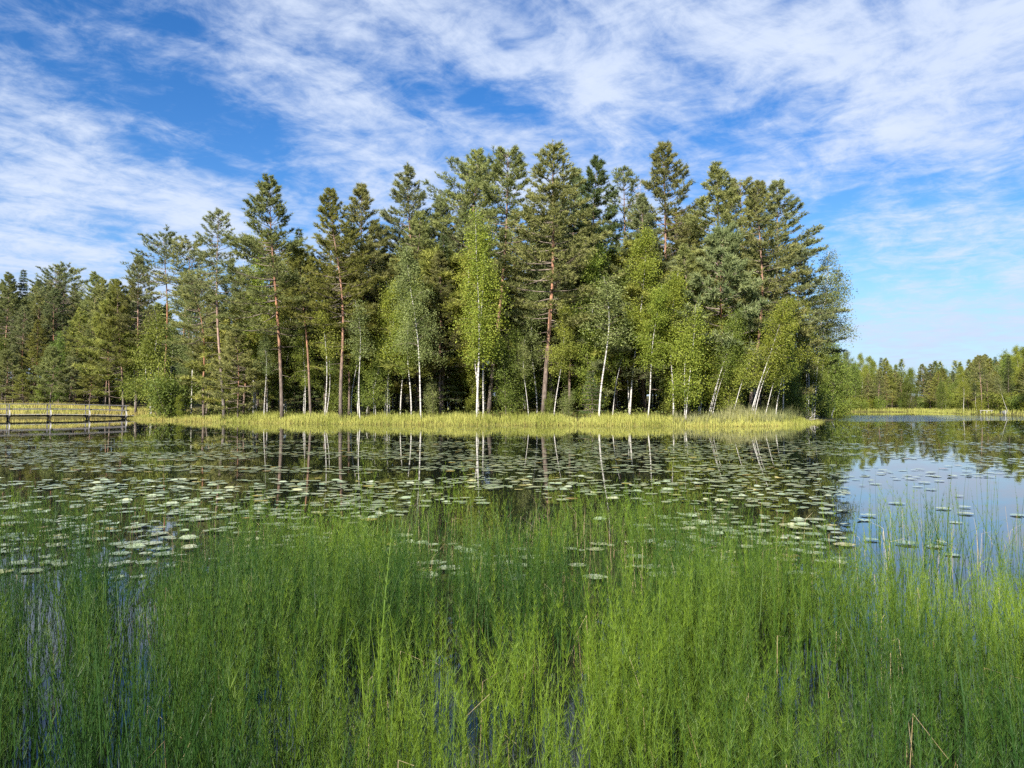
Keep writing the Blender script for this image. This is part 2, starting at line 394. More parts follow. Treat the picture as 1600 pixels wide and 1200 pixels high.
def make_pine(seed, H=20.0, cb=0.45, rad=2.5, sharp=0.75, bend=0.25, fill=1.0, tl=0.25, tw=0.046, snags=10, step=0.44, curve=None, q=8, drop=0.12, lop=None):
    rad *= 1.52; fill *= 1.6
    rng = np.random.default_rng(seed); P = stem_path(H, rng, bend, 18, curve); wood = MB(); crown = MB()
    r0 = 0.0070 * H
    Pt = P.copy(); Pt[0, 2] -= 0.35
    wood.tube(Pt, r0 * np.clip(1 - np.linspace(0, 1, 18), 0.03, 1) ** 0.75 * np.where(np.arange(18) == 0, 1.25, 1), 8)
    TP, TD, TT = [], [], []
    z = cb * H
    while z < H - 0.15:
        s = (z - cb * H) / (H * (1 - cb))
        prof = (1 - s) ** sharp * min(1.0, (s + 0.24) / 0.36)
        nb = rng.integers(4, 6) if s > 0.1 else rng.integers(2, 5)
        ph0 = rng.random() * 6.28
        for k in range(nb):
            if rng.random() < drop: continue
            ph = ph0 + k * 6.28 / nb + rng.normal(0, 0.25)
            L = rad * prof * rng.uniform(0.66, 1.16) + 0.12
            if lop is not None: L *= 1 + lop[1] * math.cos(ph - lop[0])
            e = R(-6 + 52 * s ** 1.3 + rng.normal(0, 9))
            b0 = at_z(P, z + rng.normal(0, 0.08)); t = np.linspace(0, 1, 5)
            hd = np.array([math.cos(ph), math.sin(ph), 0.0])
            Q = b0 + np.outer(t * L * math.cos(e), hd); Q[:, 2] += L * (t * math.sin(e) + 0.16 * t ** 2 - 0.05 * np.sin(t * 3.1))
            wood.tube(Q, np.linspace(0.014 + 0.012 * L, 0.006, 5), 3, mi=1, cap=False)
            btint = rng.uniform(0.8, 1.2)
            m = max(2, int((2.0 + L * 4.2) * fill))
            tt = 0.30 + 0.70 * rng.random(m) ** 0.8; tt[0] = 1.0
            base = np.stack([np.interp(tt, t, Q[:, c]) for c in range(3)], -1)
            sgn = np.where(rng.random(m) < 0.5, -1, 1); ang = ph + sgn * R(52) * rng.uniform(0.4, 1.25, m); ang[0] = ph
            lt = (L * 0.34 * (1.15 - tt) + 0.24 * (1.0 - 0.6 * s)) * rng.uniform(0.7, 1.3, m)
            td = np.stack([np.cos(ang), np.sin(ang), rng.uniform(0.0, 0.42, m) + 0.9 * s * s], -1); td = unit(td)
            wood.blades(base, base + td * lt[:, None], 0.016, rng, mi=1)
            for fr in (0.35, 0.7, 1.0):
                TP.append(base + td * (lt * fr)[:, None] + rng.normal(0, 0.05, (m, 3))); d = td * 0.8; d[:, 2] += 0.42
                TD.append(unit(d)); TT.append(btint * rng.uniform(0.75, 1.3, m) * (0.92 + 0.16 * fr))
        z += step * (0.72 + 0.6 * (1 - s)) * rng.uniform(0.75, 1.3)
    for k in range(snags):
        zz = rng.uniform(0.18, cb + 0.05) * H; ph = rng.random() * 6.28; L = rng.uniform(0.4, 1.6)
        b0 = at_z(P, zz); t = np.linspace(0, 1, 4)
        Q = b0 + np.outer(t * L, [math.cos(ph), math.sin(ph), 0]); Q[:, 2] += L * (rng.uniform(-0.25, 0.3) * t - 0.15 * t ** 2)
        wood.tube(Q, np.linspace(0.022, 0.006, 4), 3, mi=1, cap=False)
    TP.append(P[-1:] + [[0, 0, 0.0]]); TD.append(np.array([[0, 0, 1.0]])); TT.append(np.array([1.1]))
    TP, TD, TT = np.concatenate(TP), np.concatenate(TD), np.concatenate(TT); n = len(TP)
    P0 = np.repeat(TP, q, 0); D = unit(np.repeat(TD, q, 0) + 0.62 * rng.normal(size=(n * q, 3)))
    crown.blades(P0 - D * 0.03, P0 + D * (tl * rng.uniform(0.7, 1.25, n * q))[:, None], tw, rng, np.repeat(TT, q) * rng.uniform(0.85, 1.15, n * q))
    return wood.mesh('trunk', [M['pine_bark'], M['branch']], True), crown.mesh('crown', [M['needles']]), H

def make_spruce(seed, H=18.0, cb=0.1, rad=2.2, fill=1.0, tl=0.3, tw=0.06, q=5, step=0.5):
    rng = np.random.default_rng(seed); P = stem_path(H, rng, 0.06, 10); wood = MB(); crown = MB()
    Pt = P.copy(); Pt[0, 2] -= 0.3
    wood.tube(Pt, 0.0085 * H * np.clip(1 - np.linspace(0, 1, 10), 0.03, 1), 7)
    TP, TD, TT = [], [], []; z = cb * H
    while z < H - 0.1:
        s = (z - cb * H) / (H * (1 - cb)); nb = rng.integers(5, 8); ph0 = rng.random() * 6.28
        for k in range(nb):
            ph = ph0 + k * 6.28 / nb + rng.normal(0, 0.2); L = rad * (1 - s) ** 0.9 * rng.uniform(0.7, 1.1) + 0.12; t = np.linspace(0, 1, 4)
            hd = np.array([math.cos(ph), math.sin(ph), 0]); b0 = at_z(P, z)
            Q = b0 + np.outer(t * L, hd); Q[:, 2] += L * ((0.35 * s - 0.32) * t + 0.2 * t ** 2 * (1 - s))
            wood.tube(Q, np.linspace(0.012 + 0.008 * L, 0.004, 4), 3, cap=False)
            m = max(3, int((3 + L * 8) * fill)); tt = rng.uniform(0.15, 1, m)
            base = np.stack([np.interp(tt, t, Q[:, c]) for c in range(3)], -1)
            side = np.cross(hd, [0, 0, 1.0]) * rng.normal(0, 0.26, m)[:, None] * (L * 0.55 * (1.1 - tt) + 0.15)[:, None]
            TP.append(base + side + np.stack([np.zeros(m), np.zeros(m), -np.abs(rng.normal(0, 0.09, m))], -1))
            d = hd * 0.7 + side * 1.2; d[:, 2] -= 0.15; TD.append(unit(d)); TT.append(rng.uniform(0.7, 1.3, m))
        z += step * rng.uniform(0.7, 1.2) * (0.6 + 0.6 * (1 - s))
    TP, TD, TT = np.concatenate(TP), np.concatenate(TD), np.concatenate(TT); n = len(TP)
    P0 = np.repeat(TP, q, 0); D = unit(np.repeat(TD, q, 0) + 0.42 * rng.normal(size=(n * q, 3)))
    crown.blades(P0, P0 + D * (tl * rng.uniform(0.7, 1.3, n * q))[:, None], tw, rng, np.repeat(TT, q))
    return wood.mesh('trunk', [M['dark_bark']], True), crown.mesh('crown', [M['spruce']]), H

def make_birch(seed, H=13.0, cb=0.35, rad=2.0, stems=1, spread=0.12, nleaf=7500, size=0.11, droop=0.5, bend=0.3, curve=None, bark='birch_bark', lean=None, thick=0.0050, cluster=0.16, low=0.6):
    rng = np.random.default_rng(seed); wood = MB(); crown = MB(); LP, LT = [], []; nleaf *= 1.75; size *= 1.03; rad *= 1.2
    for sidx in range(stems):
        h = H * (1 if sidx == 0 else rng.uniform(0.7, 0.95)); P = stem_path(h, rng, bend, 14, curve)
        if sidx or lean is not None:
            a = rng.random() * 6.28; k = spread * h * rng.uniform(0.5, 1.2)
            if lean is not None: a, k = (rng.normal(0, 0.35)), lean * h * rng.uniform(0.7, 1.2)
            t = (P[:, 2] / h)[:, None]; P[:, :2] += t ** 1.15 * k * np.array([math.cos(a), math.sin(a)])
            if sidx: P[:, :2] += np.array([math.cos(a), math.sin(a)]) * 0.18 * sidx
        Pt = P.copy(); Pt[0, 2] -= 0.35; t = np.linspace(0, 1, 14)
        wood.tube(Pt, thick * H * (1 if sidx == 0 else 0.75) * np.clip(1 - t, 0.05, 1) ** 0.8, 7)
        nb = int(h * 3.6); zs = np.sort(rng.uniform(cb, 0.985, nb)) * h; per = nleaf / stems / nb
        for z in zs:
            s = (z / h - cb) / (1 - cb); prof = (1 - s) ** 0.7 * min(1, (s + 0.3) / 0.55) if low < 1 else (1 - s) ** 0.6
            L = rad * prof * rng.uniform(0.5, 1.2) + 0.3; ph = rng.random() * 6.28; e = R(rng.uniform(22, 58))
            tt = np.linspace(0, 1, 5); Q = at_z(P, z) + np.outer(tt * L * math.cos(e), [math.cos(ph), math.sin(ph), 0])
            Q[:, 2] += L * (tt * math.sin(e) - droop * tt ** 2)
            wood.tube(Q, np.linspace(0.008 + 0.006 * L, 0.003, 5), 3, mi=1, cap=False)
            m = int(per * (0.35 + L / rad)); g = max(3, m // 6)
            c = rng.uniform(0.22, 1.05, g); C = np.stack([np.interp(c, tt, Q[:, k]) for k in range(3)], -1)
            off = rng.normal(0, 0.24 * (0.4 + L * 0.4), (g, 3)); off[:, 2] -= np.abs(rng.normal(0, 0.25 * droop + 0.05, g)); C = C + off
            LP.append(np.repeat(C, 6, 0) + rng.normal(0, cluster, (g * 6, 3)) * [0.8, 0.8, 1.5]); LT.append(np.repeat(rng.uniform(0.65, 1.3, g), 6) * rng.uniform(0.85, 1.2))
    LP, LT = np.concatenate(LP), np.concatenate(LT); n = len(LP)
    crown.leaves(LP, size * rng.uniform(0.7, 1.25, n), rng, LT * rng.uniform(0.85, 1.15, n), 0.5, 0.5)
    return wood.mesh('trunk', [M[bark], M['dark_bark']], True), crown.mesh('crown', [M['leaf_green']]), H

def make_bush(seed, H=3.0, rad=1.4, stems=7, nleaf=3600, size=0.10):
    rng = np.random.default_rng(seed); wood = MB(); crown = MB(); LP, LT = [], []
    for k in range(stems):
        a = rng.random() * 6.28; h = H * rng.uniform(0.6, 1.0); t = np.linspace(0, 1, 6); o = rad * rng.uniform(0.2, 0.8)
        P = np.stack([math.cos(a) * o * t ** 0.8, math.sin(a) * o * t ** 0.8, -0.25 + (h + 0.25) * t], -1) + np.cumsum(rng.normal(0, 0.03, (6, 3)) * [1, 1, 0], 0)
        wood.tube(P, np.linspace(0.03, 0.006, 6) * H / 3, 4)
        g = nleaf // stems // 6; c = rng.uniform(0.12, 1.0, g) ** 0.8
        C = np.stack([np.interp(c, t, P[:, j]) for j in range(3)], -1) + rng.normal(0, 0.26, (g, 3)) * [rad * 0.75, rad * 0.75, 0.5 * H / 3]
        C[:, 2] = np.abs(C[:, 2]) + 0.08
        LP.append(np.repeat(C, 6, 0) + rng.normal(0, 0.11, (g * 6, 3))); LT.append(np.repeat(rng.uniform(0.65, 1.35, g), 6))
    LP, LT = np.concatenate(LP), np.concatenate(LT); LP[:, 2] = np.maximum(LP[:, 2], 0.05)
    crown.leaves(LP, size * rng.uniform(0.7, 1.3, len(LP)), rng, LT, 0.6, 0.2)
    return wood.mesh('stems', [M['dark_bark']], True), crown.mesh('crown', [M['leaf_dark']]), H

K = {}
K['pine_full'] = make_pine(11, 20, 0.26, 2.7, 0.92, fill=1.15)
K['pine_cone'] = make_pine(12, 20, 0.36, 2.5, 0.92, fill=1.1)
K['pine_high'] = make_pine(13, 20, 0.52, 2.3, 0.62, drop=0.2)
K['pine_tall'] = make_pine(14, 22, 0.40, 2.5, 0.82, bend=0.35, drop=0.16)
K['pine_wide'] = make_pine(15, 21, 0.36, 2.95, 0.85, fill=1.15, lop=(0.3, 0.16), drop=0.14)
K['pine_slim'] = make_pine(16, 20, 0.55, 1.8, 0.6, fill=0.75, drop=0.25, snags=22)
K['pine_flat'] = make_pine(17, 19, 0.68, 2.6, 0.45, fill=0.8, drop=0.3)
K['pine_crook'] = make_pine(18, 21, 0.72, 2.3, 0.5, fill=0.9, drop=0.15, curve=([0, 0.58, 0.64, 0.70, 0.76, 1.0], [0, 0.1, 0.15, 0.75, 0.95, 1.9]))
K['pine_young'] = make_pine(19, 8, 0.16, 1.7, 0.72, fill=1.1, snags=3, step=0.40)
K['pine_ragged'] = make_pine(20, 20, 0.33, 2.6, 0.80, drop=0.28, fill=1.0)
K['pine_lean'] = make_pine(21, 17, 0.50, 2.4, 0.6, fill=0.9, bend=0.45, snags=14)
K['spruce'] = make_spruce(31)
K['spruce_small'] = make_spruce(32, 3.2, 0.08, 0.95, 0.9, 0.16, 0.03, 5, 0.30)
K['birch'] = make_birch(41)
K['birch_twin'] = make_birch(42, 15, 0.30, 1.7, 2, 0.05, 8500, 0.105, bend=0.2)
K['birch_airy'] = make_birch(43, 15, 0.42, 2.3, 2, 0.08, 9500, 0.10, 0.65, bend=0.3)
K['birch_wide'] = make_birch(44, 14, 0.32, 2.6, 1, 0.1, 10500, 0.10)
K['birch_low'] = make_birch(45, 8, 0.16, 1.6, 2, 0.06, 6000, 0.105, 0.35)
K['birch_thin'] = make_birch(46, 10, 0.55, 1.3, 1, 0.1, 2600, 0.095, bend=0.35, thick=0.0052)
K['birch_lean'] = make_birch(47, 11, 0.48, 1.9, 3, 0.1, 8000, 0.10, 0.45, bend=0.15, lean=0.17, thick=0.0040)
K['birch_arch'] = make_birch(48, 6, 0.5, 1.1, 1, 0.1, 1700, 0.095, 0.5, bend=0.1, lean=0.33, thick=0.0062)
K['sapling'] = make_birch(49, 6, 0.12, 1.3, 1, 0.05, 3600, 0.11, 0.25, bark='dark_bark')
K['alder'] = make_birch(50, 10, 0.10, 2.1, 3, 0.1, 9500, 0.115, 0.3, bark='dark_bark')
K['bush'] = make_bush(61)
K['bush_round'] = make_bush(62, 2.4, 1.7, 9, 4200)
K['bush_tall'] = make_bush(63, 4.0, 1.3, 6, 4200)

def make_dead(seed=71, H=17.0):
    rng = np.random.default_rng(seed); P = stem_path(H, rng, 0.15, 12); w = MB(); c = MB()
    Pt = P.copy(); Pt[0, 2] -= 0.3; w.tube(Pt, 0.0075 * H * np.clip(1 - np.linspace(0, 1, 12), 0.06, 1), 7)
    for k in range(110):
        z = rng.uniform(0.3, 0.97) * H; ph = rng.random() * 6.28; L = rng.uniform(0.4, 1.7) * (1.2 - z / H) + 0.2; t = np.linspace(0, 1, 4)
        Q = at_z(P, z) + np.outer(t * L, [math.cos(ph), math.sin(ph), 0]); Q[:, 2] += L * (0.25 * t - 0.45 * t ** 2)
        c.tube(Q, np.linspace(0.018, 0.004, 4), 3, cap=False)
        m = 9; tt = rng.uniform(0.2, 1, m); B = np.stack([np.interp(tt, t, Q[:, j]) for j in range(3)], -1)
        c.blades(B, B + rng.normal(0, 0.22, (m, 3)), 0.018, rng)
    return w.mesh('trunk', [M['dead_wood']], True), c.mesh('branches', [M['dead_wood']]), H
K['dead'] = make_dead()

THINGS = []       # (column, depth, top row, short phrase) of the trees that have a label of their own
def plant(kind, name, label, cat, X, Y, h, rot=None, lean=(0, 0), mat=None, group=None, width=1.0, rng=np.random.default_rng(900), z=None):
    tm, cm, H = K[kind]; s = h / H
    if kind.startswith('pine'): width *= 1.2
    e = bpy.data.objects.new(name, None); COL.objects.link(e); e.empty_display_size = 0.3
    e.location = (X, Y, gz(X, Y) if z is None else z)
    # the lean tips the tree about its base in the world's axes, after its own turn about the trunk
    spin = Matrix.Rotation(rng.random() * 6.28 if rot is None else rot, 3, 'Z')
    e.rotation_euler = (Matrix.Rotation(lean[0], 3, 'Y') @ Matrix.Rotation(lean[1], 3, 'X') @ spin).to_euler()
    e.scale = (s * width, s * width, s)
    tag(e, label, cat, group)
    obj(tm.name.split('.')[0], tm, e)
    c = obj(cm.name.split('.')[0], cm, e)
    if kind == 'dead': tag(c, kind='stuff')
    if mat: c.material_slots[0].link = 'OBJECT'; c.material_slots[0].material = M[mat]
    return e

def tree(kind, ub, Y, ut, vt, name, label, mat=None, rot=None, width=1.0, cat='tree', short=None):
    """a tree given by the column of its foot, its depth, and the column and row of its top"""
    while not inside(wx(ub, Y), Y, 1.1) and Y < 100: Y += 0.4        # keep its foot on the land
    X = wx(ub, Y); z = gz(X, Y); h = wz(vt, Y) - z; lean = math.atan((wx(ut, Y) - X) / h)
    if short: THINGS.append((0.5 * (ub + ut), Y, short))
    return plant(kind, name, label, cat, X, Y, h / math.cos(lean), rot, (lean, 0), mat, None, width, z=z)

# ---- the island's trees that can be told apart, from the bridge to the open water
P_, B_ = 'pine_tree', 'birch_tree'
tree('pine_full', 193, 88, 186, 436, P_, 'low-crowned pine directly behind the landing end of the footbridge', 'needles_olive', short='pine at the footbridge landing')
tree('pine_cone', 212, 90, 222, 400, P_, 'dark-topped pine left of the two flat-topped pines', short='dark-topped pine')
tree('pine_flat', 256, 87, 252, 373, P_, 'higher and left one of two flat-topped pines near the footbridge', 'needles_blue', 0.4, short='higher flat-topped pine')
tree('pine_flat', 286, 85, 289, 381, P_, 'lower and right one of two flat-topped pines near the footbridge', None, 2.6, short='lower flat-topped pine')
tree('pine_lean', 319, 68.5, 299, 425, P_, 'short leaning pine with red mid trunk on the left shore grass', None, 0.9, short='short leaning pine')
tree('pine_slim', 351, 67.5, 335, 331, P_, 'slim pine with a long bare grey trunk and small high crown', 'needles_blue', short='slim bare-trunked pine')
tree('pine_wide', 441, 62.5, 428, 278, P_, 'broad pine with red trunk standing highest on the left third of the shore', 'needles', 3.4, short='broad red-trunked pine')
tree('pine_high', 486, 63.0, 470, 392, P_, 'thin pine just right of the broad red-trunked pine', 'needles_olive', short='thin pine')
tree('pine_tall', 533, 61.5, 514, 296, P_, 'pine with bright orange trunk leaning slightly left, left of a pair', 'needles_olive', 1.2, short='orange-trunked pine')
tree('pine_cone', 577, 66, 559, 288, P_, 'straight conical pine right beside the leaning orange-trunked pine', None, 2.2, short='straight conical pine')
tree('pine_ragged', 656, 70, 646, 256, P_, 'pointed pine rising above the grey-green birch left of centre', 'needles_blue', 0.3, short='pointed pine')
tree('pine_crook', 684, 73, 705, 247, P_, 'pine with a sharply crooked bare red upper trunk', 'needles_blue', 0.0, short='crooked pine')
tree('pine_tall', 738, 70, 745, 234, P_, 'left one of the twin tall pines over the bright yellow-green birch', None, 4.0, short='left twin pine')
tree('pine_high', 764, 64.5, 789, 231, P_, 'right one of the twin tall pines, red trunk leaning right', None, 5.1, short='right twin pine')
tree('pine_ragged', 849, 60.5, 863, 222, P_, 'thick-trunked pine with ragged pointed top at the middle of the island', None, 2.0, 1.12, short='ragged-topped pine')
tree('pine_cone', 866, 72, 903, 260, P_, 'shorter pine between the ragged-topped pine and the dense dark one', 'needles_blue', short='shorter pine')
tree('pine_full', 917, 66, 941, 244, P_, 'dense dark green pine with a pointed dome top right of centre', 'spruce', 0.2, short='dense dark pine')
tree('pine_slim', 972, 74, 981, 264, P_, 'narrow sparse pine squeezed between two big crowns', 'needles_blue', short='narrow sparse pine')
tree('pine_wide', 1044, 70, 1038, 216, P_, 'tallest pine of all, with a massive broad crown', 'needles', 0.5, short='tallest pine')
tree('pine_cone', 1106, 65, 1121, 250, P_, 'layered pine with a long visible orange trunk right of the tallest pine', 'needles', 4.4, 1.1, short='layered pine')
tree('pine_high', 1150, 73, 1156, 280, P_, 'lower pine set back between the layered pine and the outermost broad pine', None, short='lower set-back pine')
tree('pine_young', 1137, 59.5, 1142, 362, P_, 'bluish dense-crowned pine standing in front of the layered pine', 'needles_blue', 1.0, 0.85, short='bluish pine')
tree('pine_tall', 1171, 60.5, 1190, 284, P_, 'pine with a thin straight red trunk above the leaning birches', None, 0.6, short='straight red-stemmed pine')
tree('pine_wide', 1212, 71, 1212, 278, P_, 'outermost broad pine with branches reaching right over the sky', 'needles_blue', 0.1, 1.1, short='outermost broad pine')
tree('pine_full', 1248, 76, 1244, 378, P_, 'small dark pine under the outermost broad pine', 'spruce', short='small dark pine')
tree('pine_young', 372, 64.5, 366, 520, P_, 'small young pine with low branches behind the left shore grass', None, short='small young pine')
tree('pine_young', 172, 94, 172, 470, P_, 'young bushy pine behind the footbridge railing end', 'needles_olive', 0.2, 0.8)
tree('dead', 1006, 65, 1005, 278, 'dead_tree', 'dead grey conifer with bare branches beside the tallest pine', rot=1.0)
tree('spruce_small', 925, 57.8, 926, 578, 'spruce_tree', 'little sparse spruce at the edge of the shore grass', rot=0.4)
tree('spruce', 470, 74, 463, 352, 'spruce_tree', 'dark spruce half hidden behind the broad red-trunked pine')
tree('spruce', 893, 80, 893, 330, 'spruce_tree', 'dark spruce half hidden behind the shorter pine')

tree('birch_twin', 396, 69, 398, 366, B_, 'tall yellow-green birch left of the broad red-trunked pine', 'leaf_bright', short='tall yellow-green birch')
tree('birch_thin', 413, 61.5, 408, 520, B_, 'thin white birch with bare lower branches beside the broad red-trunked pine', 'leaf_olive')
tree('birch_thin', 508, 62, 503, 470, B_, 'thin straight white birch between the thin pine and the orange-trunked pine', 'leaf_green')
tree('birch_thin', 563, 59.5, 548, 470, B_, 'white birch leaning left at the foot of the straight conical pine', 'leaf_olive')
tree('birch_thin', 601, 63, 600, 440, B_, 'left one of two close straight birch stems', 'leaf_green', 0.2)
tree('birch_thin', 609, 63.5, 613, 450, B_, 'right one of two close straight birch stems', 'leaf_green', 2.2)
tree('birch_wide', 658, 58.5, 643, 385, B_, 'broad grey-green birch with a white trunk leaning left', 'leaf_olive', 0.5, short='broad grey-green birch')
tree('birch_twin', 745, 57.0, 746, 322, B_, 'bright yellow-green birch with white twin trunks at the middle shore', 'leaf_bright', 1.7, 1.1, short='bright twin birch')
tree('birch_thin', 755, 57.6, 768, 420, B_, 'bent thin white birch right next to the bright twin-trunked birch', 'leaf_bright')
tree('birch_thin', 826, 59, 822, 530, B_, 'small thin birch left of the thick-trunked ragged pine', 'leaf_olive')
tree('birch', 865, 59, 884, 470, B_, 'green birch leaning right beside the thick-trunked ragged pine', 'leaf_green', short='right-leaning green birch')
tree('birch_thin', 936, 56.2, 937, 432, B_, 'greyish birch with a long bright white trunk at the grass edge', 'leaf_olive', 0.2, 1.4, short='white-trunked greyish birch')
tree('birch_thin', 957, 58.5, 972, 500, B_, 'thin birch leaning right behind the long white trunk', 'leaf_green')
tree('birch_wide', 984, 60, 1003, 356, B_, 'tall yellow-green birch in front of the tallest pine', 'leaf_bright', 2.5, short='tall birch before the tallest pine')
tree('birch', 1012, 56.5, 1034, 445, B_, 'bright leafy birch leaning right at the shore below the tallest pine', 'leaf_bright', 0.9, 1.1, short='bright leaning birch')
tree('birch_low', 1071, 54.6, 1086, 474, B_, 'low bright birch with leaves down to the reeds', 'leaf_bright', 0.4, 1.05, short='low bright birch')
tree('birch_lean', 1106, 57, 1120, 480, B_, 'small clump of birch stems leaning right left of the straight red stem', 'leaf_green', -0.2, short='small leaning birch clump')
tree('birch_lean', 1170, 55.8, 1188, 462, B_, 'big clump of white birch stems leaning right over the reeds', 'leaf_bright', 0.1, 1.1, short='big leaning birch clump')
tree('birch_arch', 1143, 56, 1150, 545, B_, 'slender arched birch stem between the two leaning clumps', 'leaf_green', 0.0)
tree('birch_arch', 1193, 56, 1200, 548, B_, 'slender arched birch right of the big leaning clump', 'leaf_bright', 0.1)
tree('birch_thin', 1211, 57, 1221, 520, B_, 'straight young birch right of the arched birch', 'leaf_bright', 0.1, 1.2)
tree('birch_airy', 1268, 66, 1290, 388, B_, 'airy tall birch at the island\'s outer tip against the sky', 'leaf_olive', 0.6, 1.15, short='airy outer birch')
tree('birch_airy', 1262, 68, 1265, 462, B_, 'second airy birch with white stems just inside the outer tip', 'leaf_green', 3.6, 1.1, short='second airy birch')
tree('birch_thin', 1268, 62.5, 1284, 545, B_, 'thin white birch leaning right at the outer tip of the island', 'leaf_green', 0.4)
tree('birch_low', 236, 79, 234, 478, B_, 'light green birch with pale stems at the left end of the shore', 'leaf_green', 0.3, short='light green birch')
tree('birch_low', 213, 83, 216, 500, B_, 'smaller light birch right beside the footbridge landing', 'leaf_green', 1.3)
tree('sapling', 282, 71.5, 282, 618, 'sapling', 'tiny bright green sapling on the left shore grass', 'leaf_bright', 0.3)
tree('alder', 1292, 75, 1297, 515, 'alder_tree', 'round dark alder on the outer tip behind the thin leaning birch', 'leaf_dark', 0.6, short='dark alder')
tree('alder', 1236, 63, 1236, 545, 'alder_tree', 'dark alder behind the reeds near the outer tip', 'leaf_dark', 2.6)
tree('birch', 1052, 58.5, 1062, 425, B_, 'bright birch between the tall birch and the low bright birch', 'leaf_bright', 2.2, 1.15)
tree('birch', 1222, 60, 1236, 462, B_, 'leafy bright birch under the outermost broad pine', 'leaf_bright', 0.7, 1.2)
tree('birch_low', 1093, 58, 1100, 505, B_, 'small bright birch behind the low one with leaves to the reeds', 'leaf_bright', 2.4, 1.2)
tree('birch_wide', 1128, 62, 1135, 470, B_, 'spreading green birch under the bluish pine', 'leaf_green', 1.1, 1.1)
tree('alder', 1303, 79, 1308, 548, 'alder_tree', 'lowest dark alder at the very end of the island tip', 'leaf_green', 1.9, 1.1)
tree('alder', 1270, 71, 1272, 520, 'alder_tree', 'dark green alder between the two airy birches', 'leaf_dark', 3.0, 1.1)
tree('bush_round', 1285, 70.5, 1285, 612, 'bush', 'dark round bush beside the outer birch stems', 'leaf_dark', 1.0, cat='bush')
tree('bush_round', 1240, 59.5, 1240, 612, 'bush', 'dark bush behind the heap of dead roots', 'leaf_dark', 2.0, cat='bush')
tree('bush_round', 1306, 81, 1306, 620, 'bush', 'low bush at the water end of the island tip', 'leaf_green', 2.0, cat='bush')
tree('bush_round', 270, 73, 270, 585, 'bush', 'dark round bush on the left shore behind the tiny sapling', 'leaf_dark', 0.2, cat='bush')
tree('bush_tall', 250, 76, 250, 560, 'bush', 'tall green bush left of the dark round bush', 'leaf_green', 1.2, cat='bush')

# ---- the trees inside the wood, half hidden
rng = np.random.default_rng(77)
fronts = sorted(THINGS)
def nearest(u): return min(fronts, key=lambda f: abs(f[0] - u))[2]
taken = []
def free(X, Y, dmin):
    if any((X - a) ** 2 + (Y - b) ** 2 < dmin * dmin for a, b in taken): return False
    taken.append((X, Y)); return True
skyline_u = [150, 215, 250, 290, 336, 380, 430, 480, 515, 560, 600, 646, 705, 745, 790, 830, 863, 903, 941, 981, 1038, 1080, 1121, 1156, 1200, 1244, 1275, 1310]
skyline_v = [470, 420, 395, 400, 380, 400, 330, 370, 330, 320, 350, 300, 290, 275, 270, 310, 270, 300, 290, 300, 260, 320, 300, 320, 320, 410, 500, 560]
n = 0
for k in range(4000):
    if n >= 92: break
    Y = 62 + 44 * rng.random() ** 1.2; X = rng.uniform(-44, 37)
    u = 800 + X / Y * FPX
    if not inside(X, Y, 5) or not free(X, Y, 3.0): continue
    kind = rng.choice(['pine_full', 'pine_cone', 'pine_tall', 'pine_ragged', 'spruce', 'pine_high'], p=[0.24, 0.2, 0.18, 0.18, 0.10, 0.1])
    vmin = np.interp(u, skyline_u, skyline_v) + rng.uniform(8, 90); h = min(wz(vmin, Y) - gz(X, Y), rng.uniform(16, 24))
    if h < 6: continue
    nm = 'spruce_tree' if kind == 'spruce' else P_
    plant(kind, nm, f'half hidden {"spruce" if kind == "spruce" else "pine"} deep in the wood behind the {nearest(u)}', 'tree', X, Y, h, None, (rng.normal(0, 0.015), rng.normal(0, 0.015)),
          rng.choice(['needles', 'needles_blue', 'needles_olive']) if kind != 'spruce' else None, 'trees deep inside the island wood')
    n += 1
taken.clear(); n = 0
for k in range(4000):
    if n >= 96: break
    X = rng.uniform(-40, 36); Y = rng.uniform(57.5, 92)
    u = 800 + X / Y * FPX
    if not inside(X, Y, 2.6) or not free(X, Y, 2.0): continue
    kind = rng.choice(['alder', 'sapling', 'birch', 'bush_tall', 'birch_thin', 'birch_low'], p=[0.27, 0.2, 0.18, 0.1, 0.13, 0.12])
    h = {'alder': rng.uniform(6, 11), 'sapling': rng.uniform(3, 7), 'birch': rng.uniform(8, 13), 'bush_tall': rng.uniform(2.5, 4.5), 'birch_thin': rng.uniform(7, 11), 'birch_low': rng.uniform(5, 9)}[kind]
    h = min(h, (wz(np.interp(u, skyline_u, skyline_v) + 60, Y)) * 0.95)
    if Y < 61: h *= 0.7
    word = {'alder': 'alder', 'sapling': 'sapling', 'bush_tall': 'bush'}.get(kind, 'young birch')
    plant(kind, {'alder': 'alder_tree', 'sapling': 'sapling', 'bush_tall': 'bush'}.get(kind, B_), f'shaded leafy {word} in the undergrowth near the {nearest(u)}', 'bush' if kind == 'bush_tall' else 'tree',
          X, Y, h, None, (rng.normal(0, 0.03), rng.normal(0, 0.03)), rng.choice(['leaf_dark', 'leaf_green', 'leaf_olive'], p=[0.45, 0.4, 0.15]), 'undergrowth trees of the island')
    n += 1

